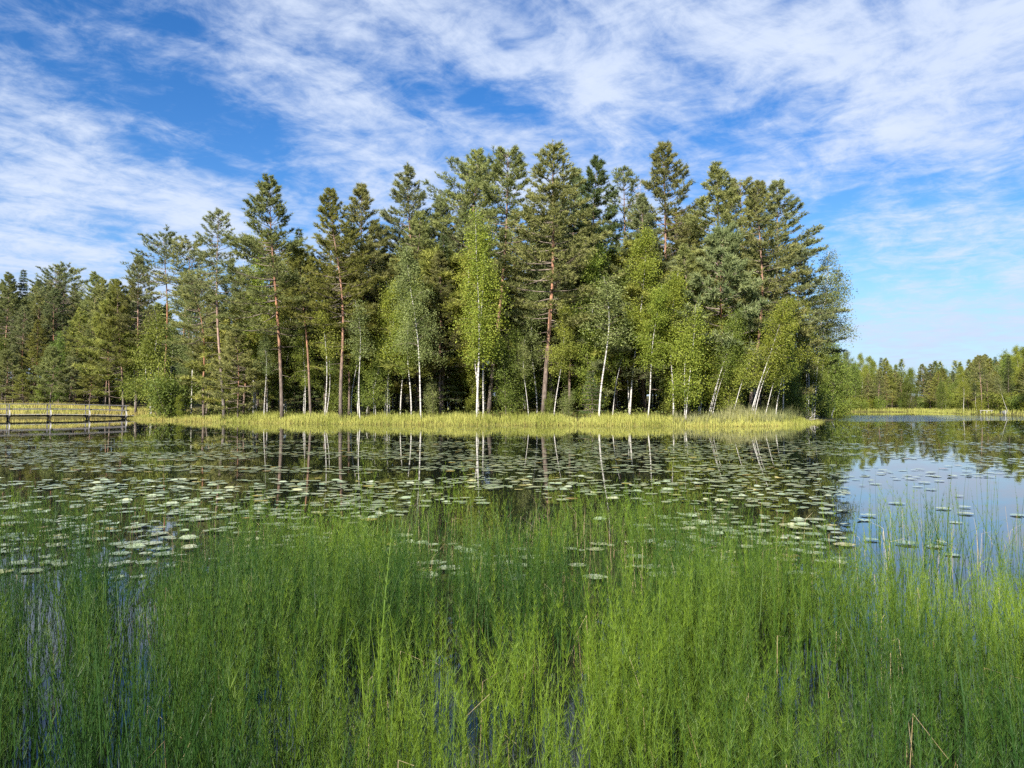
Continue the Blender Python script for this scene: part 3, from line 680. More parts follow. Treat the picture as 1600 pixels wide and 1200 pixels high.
HUE = {'leaf_olive': 'grey-green ', 'needles': 'green ', 'needles_blue': 'bluish ', 'needles_olive': 'olive ', 'leaf_dark': 'dark ', 'leaf_green': 'green ', 'leaf_bright': 'bright ', None: ''}
taken.clear(); n = 0
for k in range(4000):
    if n >= 46: break
    u = rng.uniform(185, 1250); Y = rng.uniform(60, 72) + max(0, (420 - u) * 0.06); X = wx(u, Y)
    if not inside(X, Y, 3.5) or not free(X, Y, 2.6): continue
    kind = str(rng.choice(['birch_wide', 'pine_full', 'birch', 'pine_young', 'birch_twin', 'pine_cone'], p=[0.24, 0.2, 0.2, 0.14, 0.1, 0.12])); word = 'pine' if 'pine' in kind else 'birch'
    vt = max(np.interp(u, skyline_u, skyline_v) + rng.uniform(40, 150), 355); h = min(wz(vt, Y) - gz(X, Y), 13.5)
    if h < 4: continue
    mt = str(rng.choice(['needles', 'needles_olive', 'needles_blue'] if word == 'pine' else ['leaf_olive', 'leaf_green', 'leaf_bright'], p=[0.42, 0.4, 0.18]))
    plant(kind, word + '_tree', f'mid-height {HUE[mt]}{word} filling the space beside the {nearest(u)}', 'tree', X, Y, h, None, (rng.normal(0, 0.025), rng.normal(0, 0.02)), mt, 'mid-height trees between the tall ones', rng.uniform(1.0, 1.25))
    n += 1

# ---- left forest beyond the meadow
LEFT = [(140, 'small bright pine'), (37, 'small pale pine'), (78, 'rounded young pine'), (108, 'young pine by the bright one'), (8, 'left-border young pine'), (32, 'tall dark spruce'), (162, 'gap-filling broad pine')]
RIGHT = [(1534, 'bare orange trunk'), (1575, 'leaning white birch'), (1505, 'light leafy tree'), (1592, 'yellow-green border tree'), (1347, 'yellow-green far birch'), (1385, 'olive far pine'), (1470, 'dark rounded tree'), (1436, 'inlet'), (1310, 'island tip')]
taken.clear(); n = 0
for (u, Y, vt, kind, mat, label) in [
        (140, 113, 566, 'pine_young', 'needles_olive', 'small bright yellow-green pine on the meadow behind the footbridge'), (37, 112, 585, 'pine_young', 'needles_olive', 'small pale pine on the meadow, left of the taller twin crowns'),
        (78, 114, 545, 'pine_young', None, 'rounded young pine in the middle of the meadow edge'), (108, 115, 560, 'pine_young', 'needles_blue', 'young pine left of the small bright yellow-green pine'),
        (8, 116, 550, 'pine_young', None, 'young pine at the picture\'s left border behind the footbridge'), (60, 117, 590, 'birch_low', 'leaf_green', 'light green birch bush on the meadow edge'),
        (32, 128, 418, 'spruce', None, 'tall dark spruce rising from the far left wood'), (80, 130, 424, 'pine_flat', 'needles_blue', 'thin-topped pine on the far left skyline, left of two'),
        (101, 131, 420, 'pine_flat', None, 'thin-topped pine on the far left skyline, right of two'), (140, 126, 424, 'pine_cone', None, 'pointed pine on the left skyline beside the island trees'),
        (162, 124, 434, 'pine_full', None, 'broad pine filling the gap between far left wood and island'), (4, 126, 425, 'pine_cone', None, 'pine cut by the left picture border on the skyline'),
        (55, 122, 500, 'pine_full', 'needles_olive', 'low olive pine before the tall dark spruce'), (118, 121, 480, 'pine_ragged', 'needles_olive', 'olive ragged pine in the far left wood'),
        (90, 119, 520, 'alder', 'leaf_dark', 'dark leafy tree inside the far left wood'), (20, 119, 540, 'pine_full', 'needles_blue', 'bluish pine low at the left border of the wood')]:
    X = wx(u, Y); taken.append((X, Y))
    plant(kind, P_ if 'pine' in kind else ('spruce_tree' if kind == 'spruce' else (B_ if 'birch' in kind else 'alder_tree')), label, 'tree', X, Y, wz(vt, Y) - gz(X, Y), None, (0, 0), mat)
for k in range(3000):
    if n >= 60: break
    Y = rng.uniform(117, 150); u = rng.uniform(-60, 235)
    X = wx(u, Y)
    if not free(X, Y, 2.9) or sdist(np.array([[X, Y]]), LAKE)[0] > -4: continue
    vt = rng.uniform(432, 475) + (0 if u < 170 else (u - 170) * 0.5) + max(0, 128 - Y) * 8
    kind = rng.choice(['pine_full', 'pine_cone', 'pine_ragged', 'spruce', 'pine_tall', 'alder'], p=[0.28, 0.22, 0.2, 0.12, 0.1, 0.08])
    word = 'spruce' if kind == 'spruce' else ('alder' if kind == 'alder' else 'pine')
    mt = str(rng.choice(['needles', 'needles_blue', 'needles_olive'])) if word == 'pine' else None; at = min(LEFT, key=lambda q: abs(q[0] - u))[1]
    plant(kind, word + '_tree', f'{HUE[mt]}{word} in the far left wood behind the {at}', 'tree', X, Y, max(5, wz(vt, Y) - gz(X, Y)), None, (0, 0), mt, f'{word}s of the far left wood')
    n += 1

# ---- far right shore
taken.clear()
for (u, Y, vt, kind, mat, label, ut) in [
        (1534, 130, 556, 'pine_high', None, 'pine with a bare orange trunk on the far right bank', 1532), (1575, 124, 590, 'birch_thin', 'leaf_olive', 'fallen-looking white birch leaning far left on the far right bank', 1552),
        (1526, 134, 598, 'birch_thin', 'leaf_olive', 'bent pale birch left of the bare orange trunk', 1519), (1530, 127, 625, 'bush', 'leaf_bright', 'light green bush left of the pale bench', 1530),
        (1505, 140, 572, 'birch_wide', 'leaf_bright', 'light leafy tree on the far bank left of the orange trunk', 1505), (1590, 133, 540, 'birch_wide', 'leaf_bright', 'yellow-green tree at the right picture border', 1592),
        (1572, 138, 548, 'alder', 'leaf_green', 'full green tree behind the leaning white birch', 1572), (1345, 200, 552, 'birch_wide', 'leaf_bright', 'yellow-green birch left end of the far right shore', 1348),
        (1362, 202, 556, 'birch_twin', 'leaf_bright', 'yellow-green slender birch on the far shore beside the broader one', 1362), (1333, 197, 560, 'alder', 'leaf_dark', 'dark tree on the far shore touching the island tip', 1333),
        (1385, 198, 585, 'pine_full', 'needles_olive', 'olive pine on the far shore grass left of the inlet', 1385), (1470, 165, 590, 'alder', 'leaf_dark', 'dark rounded tree on the bank right of the inlet', 1470)]:
    X = wx(u, Y); z = gz(X, Y); taken.append((X, Y)); h = wz(vt, Y) - z
    ln = math.atan((wx(ut, Y) - X) / h)
    nm = {'p': P_, 'a': 'alder_tree'}.get(kind[0], B_) if kind != 'bush' else 'bush'
    plant(kind, nm, label, 'bush' if kind == 'bush' else 'tree', X, Y, h / math.cos(ln), 0.3, (ln, 0), mat, z=z)
n = 0
for k in range(4000):
    if n >= 175: break
    u = rng.uniform(1290, 1650); Y = rng.uniform(118, 225); X = wx(u, Y)
    d = -sdist(np.array([[X, Y]]), LAKE)[0]
    if d < 4.0 or d > 32 or not free(X, Y, 2.4) or inside(X, Y, -3): continue
    vt = np.interp(u, [1290, 1340, 1370, 1410, 1450, 1500, 1535, 1570, 1600, 1650], [548, 556, 562, 572, 574, 570, 560, 552, 545, 540]) + rng.uniform(-6, 26)
    kind = rng.choice(['pine_full', 'pine_cone', 'spruce', 'alder', 'birch', 'birch_wide'], p=[0.26, 0.16, 0.12, 0.22, 0.12, 0.12])
    word = {'s': 'spruce', 'a': 'alder', 'b': 'birch', 'p': 'pine'}[kind[0]]
    h = wz(vt, Y) - gz(X, Y)
    if d < 9: h *= rng.uniform(0.6, 0.95)
    mt = {'p': str(rng.choice(['needles', 'needles_olive'])), 's': None, 'a': str(rng.choice(['leaf_dark', 'leaf_green'])), 'b': str(rng.choice(['leaf_green', 'leaf_olive', 'leaf_bright'], p=[0.6, 0.2, 0.2]))}[kind[0]]; at = min(RIGHT, key=lambda q: abs(q[0] - u))[1]
    plant(kind, word + '_tree', f'{HUE[mt]}{word} of the far right shore wood near the {at}', 'tree', X, Y, max(4, h), None, (0, 0), mt, f'{word} trees of the far right shore', 1.35)
    n += 1

n = 0
for k in range(3000):
    if n >= 46: break
    u = rng.uniform(1315, 1640); Y = rng.uniform(118, 215); X = wx(u, Y)
    d = -sdist(np.array([[X, Y]]), LAKE)[0]
    if d < 4.5 or d > 9 or not free(X, Y, 1.8) or inside(X, Y, -3): continue
    mt = str(rng.choice(['leaf_dark', 'leaf_green', 'leaf_bright'], p=[0.4, 0.45, 0.15])); at = min(RIGHT, key=lambda q: abs(q[0] - u))[1]
    plant(str(rng.choice(['bush', 'bush_round', 'bush_tall'])), 'bush', f'{HUE[mt]}shore bush on the far right bank near the {at}', 'bush', X, Y, rng.uniform(1.8, 4.2), None, (0, 0), mt, 'bushes of the far right bank', 1.5)
    n += 1

# ---- the far-off wood that reads as one mass
def lod(seed, kind):
    r = np.random.default_rng(seed); c = MB(); H = 18.0
    c.tube(np.array([[0, 0, -0.5], [0, 0, H * 0.6], [0, 0, H]]), [0.17, 0.1, 0.02], 4, 0.55)
    n = 520; s = r.random(n) ** 1.4; z = H * (0.25 + 0.75 * s); rad = 2.4 * (1 - s) ** 0.7 * r.uniform(0.3, 1.05, n) ** 0.5; a = r.random(n) * 6.28
    P = np.stack([np.cos(a) * rad, np.sin(a) * rad, z], -1)
    D = unit(np.stack([np.cos(a), np.sin(a), r.uniform(-0.2, 1.0, n)], -1) + r.normal(0, 0.5, (n, 3)))
    c.blades(P - D * 0.25, P + D * r.uniform(0.5, 1.0, n)[:, None], 0.45, r, r.uniform(0.6, 1.4, n))
    return c.arrays()
TL = [lod(300 + k, k) for k in range(6)]
VV, FF, TT, off = [], [], [], 0
r = np.random.default_rng(12); cnt = 0
for k in range(9000):
    if cnt >= 620: break
    Y = r.uniform(150, 330); u = r.uniform(-220, 1750); X = wx(u, Y)
    d = -sdist(np.array([[X, Y]]), LAKE)[0]
    if d < 6 or (u > 1280 and d < 20) or (u < 240 and Y < 146) or (d > 90): continue
    v, f, t, _ = TL[r.integers(6)]; top = 575 if u > 1230 else (535 if u > 260 else 470)
    base = gz(X, Y); h = max(8, min(19, wz(top + r.uniform(-14, 30), Y) - base)); s = h / 18; a = r.random() * 6.28
    w = s * r.uniform(1.1, 1.6); x, y = v[:, 0] * w, v[:, 1] * w
    VV.append(np.stack([x * math.cos(a) - y * math.sin(a) + X, x * math.sin(a) + y * math.cos(a) + Y, v[:, 2] * s + base], -1)); FF.append(f + off); TT.append(t * r.uniform(0.75, 1.2)); off += len(v); cnt += 1
tag(obj('forest', mesh('forest', np.concatenate(VV), np.concatenate(FF), [M['needles']], np.concatenate(TT))), 'dense far-off mixed forest along the lake\'s far shores', 'forest', kind='stuff')

# ------------------------------------------------------------------ grass, reeds and undergrowth (uncountable)
def tufts(name, pts, hgt, wid, mat, label, cat, seed, lean=0.28, seg=2):
    r = np.random.default_rng(seed); n = len(pts); c = MB()
    z = ground_z(pts[:, 0], pts[:, 1]); P0 = np.stack([pts[:, 0], pts[:, 1], np.maximum(z, -0.25) - 0.03], -1)
    h = hgt * r.uniform(0.55, 1.2, n) * np.interp(VN.fbm(pts[:, 0] * 0.9, pts[:, 1] * 0.9), [0.3, 0.7], [0.62, 1.28]); a = r.normal(VN.at(pts[:, 0] * 0.25, pts[:, 1] * 0.25) * 12, 0.9); l = np.abs(r.normal(0, lean, n)) * h
    d = np.stack([np.cos(a), np.sin(a)], -1); sd = np.stack([-d[:, 1], d[:, 0], np.zeros(n)], -1) * (wid * r.uniform(0.6, 1.3, n))[:, None] * 0.5
    ph = r.random(n) * 3.14; sd = np.stack([np.cos(ph), np.sin(ph), 0 * ph], -1) * np.linalg.norm(sd, axis=1)[:, None]
    mid = P0 + np.stack([d[:, 0] * l * 0.3, d[:, 1] * l * 0.3, h * 0.6], -1); tip = P0 + np.stack([d[:, 0] * l, d[:, 1] * l, h * (1 - 0.25 * l / h)], -1)
    V = np.stack([P0 - sd, P0 + sd, mid + sd * 0.8, mid - sd * 0.8, tip], 1).reshape(-1, 3); b = np.arange(n)[:, None] * 5
    c.add(V, np.concatenate([b + [0, 1, 2], b + [0, 2, 3], b + [3, 2, 4]]), np.repeat(r.uniform(0.55, 1.35, n) + np.interp(VN.fbm(pts[:, 0] * 0.4 + 70, pts[:, 1] * 0.4), [0.3, 0.7], [-0.18, 0.22]), 5))
    return tag(obj(name, c.mesh(name, [M[mat]])), label, cat, kind='stuff')

def along_shore(r, n, a, b, d0, d1, poly=ISLAND):
    seg = poly[a:b + 1]; L = np.hypot(*np.diff(seg, axis=0).T); k = r.choice(len(L), n, p=L / L.sum()); t = r.random(n)
    p = seg[k] + (seg[k + 1] - seg[k]) * t[:, None]; e = unit(seg[k + 1] - seg[k]); nrm = np.stack([-e[:, 1], e[:, 0]], -1)
    return p + nrm * r.uniform(d0, d1, n)[:, None]
r = np.random.default_rng(5)
pts = np.concatenate([along_shore(r, 27500, 2, 10, -0.6, 2.8), along_shore(r, 4200, 0, 2, -0.5, 2.4)])
tufts('shore_grass', pts, np.where(pts[:, 0] < -24, 0.42, 0.64) * np.where(sdist(pts, ISLAND) < 0.6, 0.8, 1.0), 0.022, 'sedge', 'yellow-green sedge grass fringing the island shore', 'grass', 6)
pts = along_shore(r, 3600, 6, 10, 0.2, 3.2)
tufts('reeds', pts, 1.15, 0.026, 'reed', 'taller grey-green reeds at the right end of the island shore', 'reeds', 7, 0.22)
pts = np.concatenate([along_shore(r, 5000, 0, 5, -0.5, 0.5), along_shore(r, 1500, 5, 9, -0.4, 0.3)])
tufts('dry_sedge', pts, 0.30, 0.02, 'sedge_dry', 'dry golden sedge along the island waterline', 'grass', 8, 0.4)
X = r.uniform(-100, -44, 26000); Y = r.uniform(90, 117, 26000); pts = np.stack([X, Y], -1); d = -sdist(pts, LAKE); pts = pts[(d > 0.2) & (np.abs(X / Y) < 0.75)]
mead = VNoise(3).fbm(pts[:, 0] * 0.12, pts[:, 1] * 0.25) > 0.52
tufts('meadow_grass', pts[~mead], 0.55, 0.035, 'sedge', 'yellow-green bog meadow grass behind the footbridge', 'grass', 9)
tufts('meadow_dry_grass', pts[mead], 0.6, 0.035, 'sedge_dry', 'straw-coloured bog meadow grass behind the footbridge', 'grass', 10)
pts = np.stack([r.uniform(40, 125, 60000), r.uniform(105, 235, 60000)], -1); d = -sdist(pts, LAKE); pts = pts[(d > -0.5) & (d < 7)]
tufts('bank_grass', pts, 0.7, 0.06, 'sedge', 'yellow-green grass along the far right bank', 'grass', 11)
n = 42000; P = np.stack([r.uniform(-40, 36, n), 53 + 40 * r.random(n) ** 1.6], -1); d = sdist(P, ISLAND); P = P[d > 2.2]; n = len(P)
c = MB(); z = ground_z(P[:, 0], P[:, 1]); g = VNoise(9).fbm(P[:, 0] * 0.5, P[:, 1] * 0.5)
c.leaves(np.stack([P[:, 0], P[:, 1], z + np.abs(r.normal(0, 0.28, n)) * (0.5 + g) + 0.02], -1), r.uniform(0.10, 0.2, n), r, r.uniform(0.6, 1.4, n), 0.8, 0.0)
tag(obj('undergrowth', c.mesh('undergrowth', [M['under']])), 'low bilberry undergrowth covering the island floor', 'undergrowth', kind='stuff')

# ------------------------------------------------------------------ footbridge
def bridge():
    e = bpy.data.objects.new('footbridge', None); COL.objects.link(e)
    tag(e, 'low grey wooden footbridge with railings leading to the island', 'bridge')
    A = np.array([wx(13, 79.0), 79.0]); B = np.array([wx(194, 86.0), 86.0]); ax = (B - A) / np.linalg.norm(B - A); Ls = np.linalg.norm(B - A) / 3
    O = A - ax * Ls * 2; nrm = np.array([ax[1], -ax[0]])   # towards the camera
    ang = math.atan2(ax[1], ax[0]); e.location = (O[0], O[1], 0); e.rotation_euler = (0, 0, ang)
    L = Ls * 5 + 0.8
    def dz(x): return 0.52 - 0.16 * max(0, (x - 3 * Ls) / (2 * Ls)) ** 1.5
    xs = [k * Ls for k in range(6)]; w = 0.8; rr = np.random.default_rng(4)
    d = MB(); x = -0.6
    while x < L:
        d.box((x + 0.07, 0, dz(x) + rr.normal(0, 0.004)), (0.135, 2 * w + 0.1, 0.04)); x += 0.15
    tag(obj('deck_planks', d.mesh('deck_planks', [M['wood_pale']]), e), kind='stuff')
    for s in (-1, 1):
        m = MB(); Q = np.array([[x, s * (w - 0.12), dz(x) - 0.14] for x in np.linspace(-0.6, L, 14)])
        for k in range(13):
            p, q = Q[k], Q[k + 1]; l = np.linalg.norm(q - p); t = math.atan2(q[2] - p[2], q[0] - p[0])
            m.box((p + q) / 2, (l, 0.10, 0.15), rot=[[math.cos(t), 0, -math.sin(t)], [0, 1, 0], [math.sin(t), 0, math.cos(t)]])
        obj('bearer', m.mesh('bearer', [M['wood_dark']]), e)
        for nm, hh, th, dep in (('top_rail', 1.08, 0.08, 0.14), ('middle_rail', 0.56, 0.12, 0.04)):
            m = MB(); Q = np.array([[x, s * (w + 0.02), dz(x) + hh] for x in np.linspace(-0.6, L - 0.5, 14)])
            for k in range(13):
                p, q = Q[k], Q[k + 1]; l = np.linalg.norm(q - p); t = math.atan2(q[2] - p[2], q[0] - p[0])
                m.box((p + q) / 2, (l + 0.002, dep, th), rot=[[math.cos(t), 0, -math.sin(t)], [0, 1, 0], [math.sin(t), 0, math.cos(t)]])
            obj(nm, m.mesh(nm, [M['wood_grey']]), e)
        for x in xs:
            m = MB(); m.box((0, 0, 0.46), (0.09, 0.09, 1.26)); obj('post', m.mesh('post', [M['wood_grey']]), e, (x, s * (w + 0.105), dz(x)))
            m = MB(); t = R(30) * s; m.box((0, 0, 0), (0.09, 0.06, 0.62), rot=[[1, 0, 0], [0, math.cos(t), -math.sin(t)], [0, math.sin(t), math.cos(t)]])
            obj('brace', m.mesh('brace', [M['wood_pale']]), e, (x + 0.02, s * (w + 0.31), dz(x) + 0.18))
    for x in xs:
        m = MB(); m.box((0, 0, 0), (0.12, 2 * w + 0.9, 0.10)); obj('cross_beam', m.mesh('cross_beam', [M['wood_dark']]), e, (x + 0.02, 0, dz(x) - 0.27))
        for s in (-0.55, 0.55):
            m = MB(); m.tube([(0, 0, -1.0), (0, 0, dz(x) - 0.30)], 0.07, 8); obj('pile', m.mesh('pile', [M['wood_dark']]), e, (x + 0.02, s, 0))
bridge()

# ------------------------------------------------------------------ small things on the far bank and the island's tip
def far_bank():
    x, y = wx(1540, 126.5), 126.5; z = gz(x, y)
    e = bpy.data.objects.new('bench', None); COL.objects.link(e); e.location = (x, y, z); e.rotation_euler = (0, 0, R(-12))
    tag(e, 'low pale wooden bench on the grass below the orange-trunked pine', 'bench')
    for k in (-0.14, 0.14):
        m = MB(); m.box((0, k, 0.46), (1.9, 0.22, 0.05)); obj('seat_plank', m.mesh('seat_plank', [M['wood_pale']]), e)
    for k in (-0.8, 0.1, 0.8):
        m = MB(); m.box((k, 0, 0.17), (0.09, 0.36, 0.52)); obj('leg', m.mesh('leg', [M['wood_pale']]), e)
    x, y = onwater(1565, 648.2); y -= 0.6
    e = bpy.data.objects.new('rowing_boat', None); COL.objects.link(e); e.location = (x, y, 0.02); e.rotation_euler = (0, 0, R(62))
    tag(e, 'small pale grey rowing boat drawn up at the far right bank', 'boat')
    t = np.linspace(0, 1, 10); hw = 0.62 * np.sin(np.clip(0.22 + t * 0.83, 0, 1) * math.pi / 2) * np.where(t < 0.5, 1, 1) * (1 - np.clip((0.35 - t) / 0.35, 0, 1) ** 2); sheer = 0.5 + 0.28 * (1 - t) ** 2
    V, Fq = [], []
    for i in range(10):
        for a, b in ((-1, 1.0), (-0.85, 0.45), (-0.4, 0.06), (0.4, 0.06), (0.85, 0.45), (1, 1.0)): V.append((t[i] * 3.8 - 1.9, a * max(hw[i], 0.02), b * sheer[i] - 0.05))
    for i in range(9):
        for j in range(5):
            p = i * 6 + j; Fq += [[p, p + 6, p + 7], [p, p + 7, p + 1]]
    p = 54; Fq += [[p, p + 1, p + 2], [p, p + 2, p + 3], [p, p + 3, p + 4], [p, p + 4, p + 5]]
    o = obj('hull', mesh('hull', V, Fq, [M['boat_white']]), e); so_ = o.modifiers.new('thickness', 'SOLIDIFY'); so_.thickness = 0.03
    for xx in (-0.5, 0.8):
        m = MB(); m.box((xx, 0, 0.32), (0.24, 1.1, 0.03)); obj('thwart', m.mesh('thwart', [M['boat_inside']]), e)
    # driftwood and brush at the tip of the island
    x, y = onwater(1299, 653); m = MB(); m.tube([(0, 0, -0.4), (0.1, 0.1, 0.5), (0.32, 0.1, 1.0), (0.55, 0.2, 1.6)], [0.05, 0.045, 0.035, 0.015], 6); m.tube([(0.32, 0.1, 1.0), (0.2, 0.3, 1.35)], [0.02, 0.008], 4)
    tag(obj('dead_branch', m.mesh('dead_branch', [M['birch_bark']]), None, (x, y, 0)), 'bare pale branch sticking out of the water off the island tip', 'branch')
    x, y = wx(1254, 63.5), 63.5; rr = np.random.default_rng(8); m = MB()
    for k in range(46):
        a = rr.random() * 6.28; l = rr.uniform(0.4, 1.1); b = rr.normal(0, 0.22, 3) * [1, 0.6, 0]; e_ = rr.uniform(0.05, 1.2)
        d = np.array([math.cos(a) * math.cos(e_), math.sin(a) * math.cos(e_), math.sin(e_)])
        m.tube([b, b + d * l * 0.6 + rr.normal(0, 0.05, 3), b + d * l], [0.035, 0.025, 0.008], 4)
    tag(obj('brushwood', m.mesh('brushwood', [M['dead_wood']]), None, (x, y, gz(x, y))), 'heap of pale dead roots and twigs at the island tip', 'brushwood')
far_bank()

# ------------------------------------------------------------------ water lily pads
def pad_template(seed, k=12):
    r = np.random.default_rng(seed); a = np.linspace(0.22, 6.06, k); rad = 1 + r.normal(0, 0.04, k); zz = np.abs(r.normal(0, 0.025, k)) + 0.01
    if seed % 4 == 0: zz[2:5] += 0.14
    rim = np.stack([np.cos(a) * rad * 1.0, np.sin(a) * rad * 0.9, zz], -1); inn = rim * [0.6, 0.6, 0]; inn[:, 2] = 0.01
    V = np.concatenate([[[0.12, 0, 0.0]], inn, rim]); F = []
    for i in range(k - 1): F += [[0, 1 + i, 2 + i], [1 + i, 1 + k + i, 2 + k + i], [1 + i, 2 + k + i, 2 + i]]
    return V, np.array(F)
PT = [pad_template(s) for s in range(8)]
def far_pad(seed, k=9):
    r = np.random.default_rng(seed); a = np.linspace(0.22, 6.06, k)
    V = np.concatenate([[[0.12, 0, 0.0]], np.stack([np.cos(a), 0.9 * np.sin(a), np.abs(r.normal(0, 0.025, k)) + 0.01], -1)])
    return V, np.array([[0, 1 + i, 2 + i] for i in range(k - 1)])
PF = [far_pad(90 + q) for q in range(8)]
r = np.random.default_rng(21)
pn = VNoise(31)
NC = 40000
Yp = np.sqrt(r.uniform(5.5 ** 2, 68 ** 2, NC)); Yp = np.where(r.random(NC) < 0.5, Yp, np.sqrt(r.uniform(6.0 ** 2, 30 ** 2, NC))); up = r.uniform(-30, 1630, NC); Xp = wx(up, Yp)
P = np.stack([Xp, Yp], -1)
ok = (sdist(P, ISLAND) < -0.9) & (sdist(P, LAKE) > 0.5)
dn = pn.fbm(Xp * 0.35, Yp * 0.6, 3)
pr = np.clip((dn - 0.36) * 4.0, 0, 1) * np.interp(Yp, [5.5, 8, 11, 22, 32, 50, 68], [0.35, 0.8, 1.0, 0.85, 0.5, 0.38, 0.45]) * np.where(up > 1320, np.interp(Yp, [10, 14, 17, 22, 60], [0.06, 0.12, 0.4, 0.7, 0.9]), 1.0)
ok &= r.random(NC) < pr * 0.72
P = P[ok]; up = up[ok]
cell = {}; keep = []
sz = r.uniform(0.05, 0.115, len(P))
for i, (x, y) in enumerate(P):
    cx, cy = int(math.floor(x / 0.35)), int(math.floor(y / 0.35)); good = True
    for ddx in (-1, 0, 1):
        for ddy in (-1, 0, 1):
            for j in cell.get((cx + ddx, cy + ddy), ()):
                if (P[j, 0] - x) ** 2 + (P[j, 1] - y) ** 2 < (0.68 * (sz[i] + sz[j])) ** 2: good = False
    if good: cell.setdefault((cx, cy), []).append(i); keep.append(i)
P, up, sz = P[keep], up[keep], sz[keep]
front_y = np.interp(up, [0, 500, 900, 1250, 1330, 1600], [9.5, 8.8, 8.2, 7.6, 7.4, 7.4])
vis = np.where(P[:, 1] > front_y + 0.5, sz / P[:, 1], sz / P[:, 1] * 0.2); order = np.argsort(-vis); single, rest = order[:300], order[300:]
pm = [mesh('lily_pad', v * [1, 1, 1], f, [M['pad']]) for v, f in PT]
for i in single:
    u = up[i]; y = P[i, 1]
    zone = 'on the open blue water at the right' if u > 1320 else ('in front of the middle of the island' if 560 < u <= 1000 else ('off the island below the leaning birches' if u > 1000 else 'on the water before the left shore'))
    near = 'nearest the horsetails' if y < front_y[i] + 2.2 else 'just beyond the front pads'
    o = obj('lily_pad', pm[r.integers(8)], None, (P[i, 0], y, 0.006 + r.random() * 0.012), (0, 0, r.random() * 6.28)); o.scale = (sz[i],) * 3
    tag(o, f'pale lily pad {zone}, {near}', 'lily pad', f'lily pads {zone}, {near}')
VV, FF, TT, off = [], [], [], 0
for i in rest:
    v, f = (PT if P[i, 1] < 15 else PF)[r.integers(8)]; a = r.random() * 6.28; q = v * sz[i]
    VV.append(np.stack([q[:, 0] * math.cos(a) - q[:, 1] * math.sin(a) + P[i, 0], q[:, 0] * math.sin(a) + q[:, 1] * math.cos(a) + P[i, 1], q[:, 2] + 0.006 + r.random() * 0.012], -1)); FF.append(f + off); TT.append(np.full(len(v), r.random())); off += len(v)
tag(obj('lily_pads', mesh('lily_pads', np.concatenate(VV), np.concatenate(FF), [M['pad']], np.concatenate(TT))), 'pale green lily pads scattered over the farther water', 'lily pads', kind='stuff')

# ------------------------------------------------------------------ horsetails
def horsetail(seed, whorls, H=0.75, br=0.075, bent=0.03, fine=True):
    r = np.random.default_rng(seed); stem = MB(); twig = MB()
    t = np.linspace(0, 1, 6); bx, by = r.normal(0, bent, 2)
    P = np.stack([bx * t ** 2.2, by * t ** 2.2, -0.06 + (H + 0.06) * t * (1 - 0.8 * (bx * bx + by * by) * t)], -1)
    stem.tube(P, np.array([0.0021, 0.0021, 0.0019, 0.0015, 0.0010, 0.0004]), 3, r.uniform(0.52, 0.92), cap=False)
    if whorls:
        for z in np.linspace(0.32, 0.93, whorls) * H:
            k = r.integers(8, 13) if fine else r.integers(4, 8); a = r.random() * 6.28 + np.arange(k) * 6.28 / k + r.normal(0, 0.2, k); e = R(69) + r.normal(0, 0.15, k)
            L = br * (1.15 - z / H) ** 0.6 * r.uniform(0.5, 1.25, k)
            b = np.stack([np.interp(z, P[:, 2], P[:, 0]) + 0 * a, np.interp(z, P[:, 2], P[:, 1]) + 0 * a, z + 0 * a], -1)
            d = np.stack([np.cos(a) * np.cos(e), np.sin(a) * np.cos(e), np.sin(e)], -1)
            twig.blades(b, b + d * L[:, None], 0.00105 if fine else 0.0018, r, r.uniform(0.9, 1.25))
    return stem, twig
def merged(seed, whorls, H=0.75, br=0.075, bent=0.03, fine=True):
    s, t = horsetail(seed, whorls, H, br, bent, fine)
    if whorls:
        V, F, T, _ = t.arrays(); s.add(V, F, T)
    return s.arrays()
HK = [(14, 0.13, 0.04), (13, 0.11, 0.10), (12, 0.14, 0.05), (15, 0.10, 0.03), (12, 0.085, 0.04), (8, 0.07, 0.05), (0, 0, 0.03), (0, 0, 0.12), (11, 0.14, 0.16), (14, 0.08, 0.07), (10, 0.12, 0.08), (0, 0, 0.22)]
HT = [merged(400 + k, w, 0.75, b, c) for k, (w, b, c) in enumerate(HK)] + [merged(420 + k, int(w * 0.8), 0.75, b, c, False) for k, (w, b, c) in enumerate(HK)]
r = np.random.default_rng(44); hn = VNoise(77); hn2 = VNoise(78)
NC = 62000
Yh = np.sqrt(r.uniform(2.1 ** 2, 10.6 ** 2, NC)); Xh = r.uniform(-0.74, 0.74, NC) * (Yh + 0.35); uh = 800 + Xh / Yh * FPX
ymax = np.interp(uh, [-50, 200, 500, 800, 1100, 1250, 1330, 1650], [9.6, 9.6, 9.3, 8.8, 8.2, 7.6, 7.6, 7.6]) + (hn2.fbm(Xh * 0.9, Yh * 0.9) - 0.5) * 2.4
d = hn.fbm(Xh * 1.5, Yh * 1.0, 3)
pr = np.clip(0.34 + (d - 0.44) * 6.0, np.interp(Yh, [2.5, 4.5], [0.34, 0.04]), 1.0) * np.clip((ymax + 0.5 - Yh) / 5.2, 0, 1) ** 1.6
vb = HORIZON + CAM_H * FPX / Yh                       # row of each plant's foot
def thin(u0, v0, ru, rv, keep):
    global pr
    g = np.exp(-(((uh - u0) / ru) ** 2 + ((vb - v0) / rv) ** 2)); pr = pr * (1 - (1 - keep) * g)
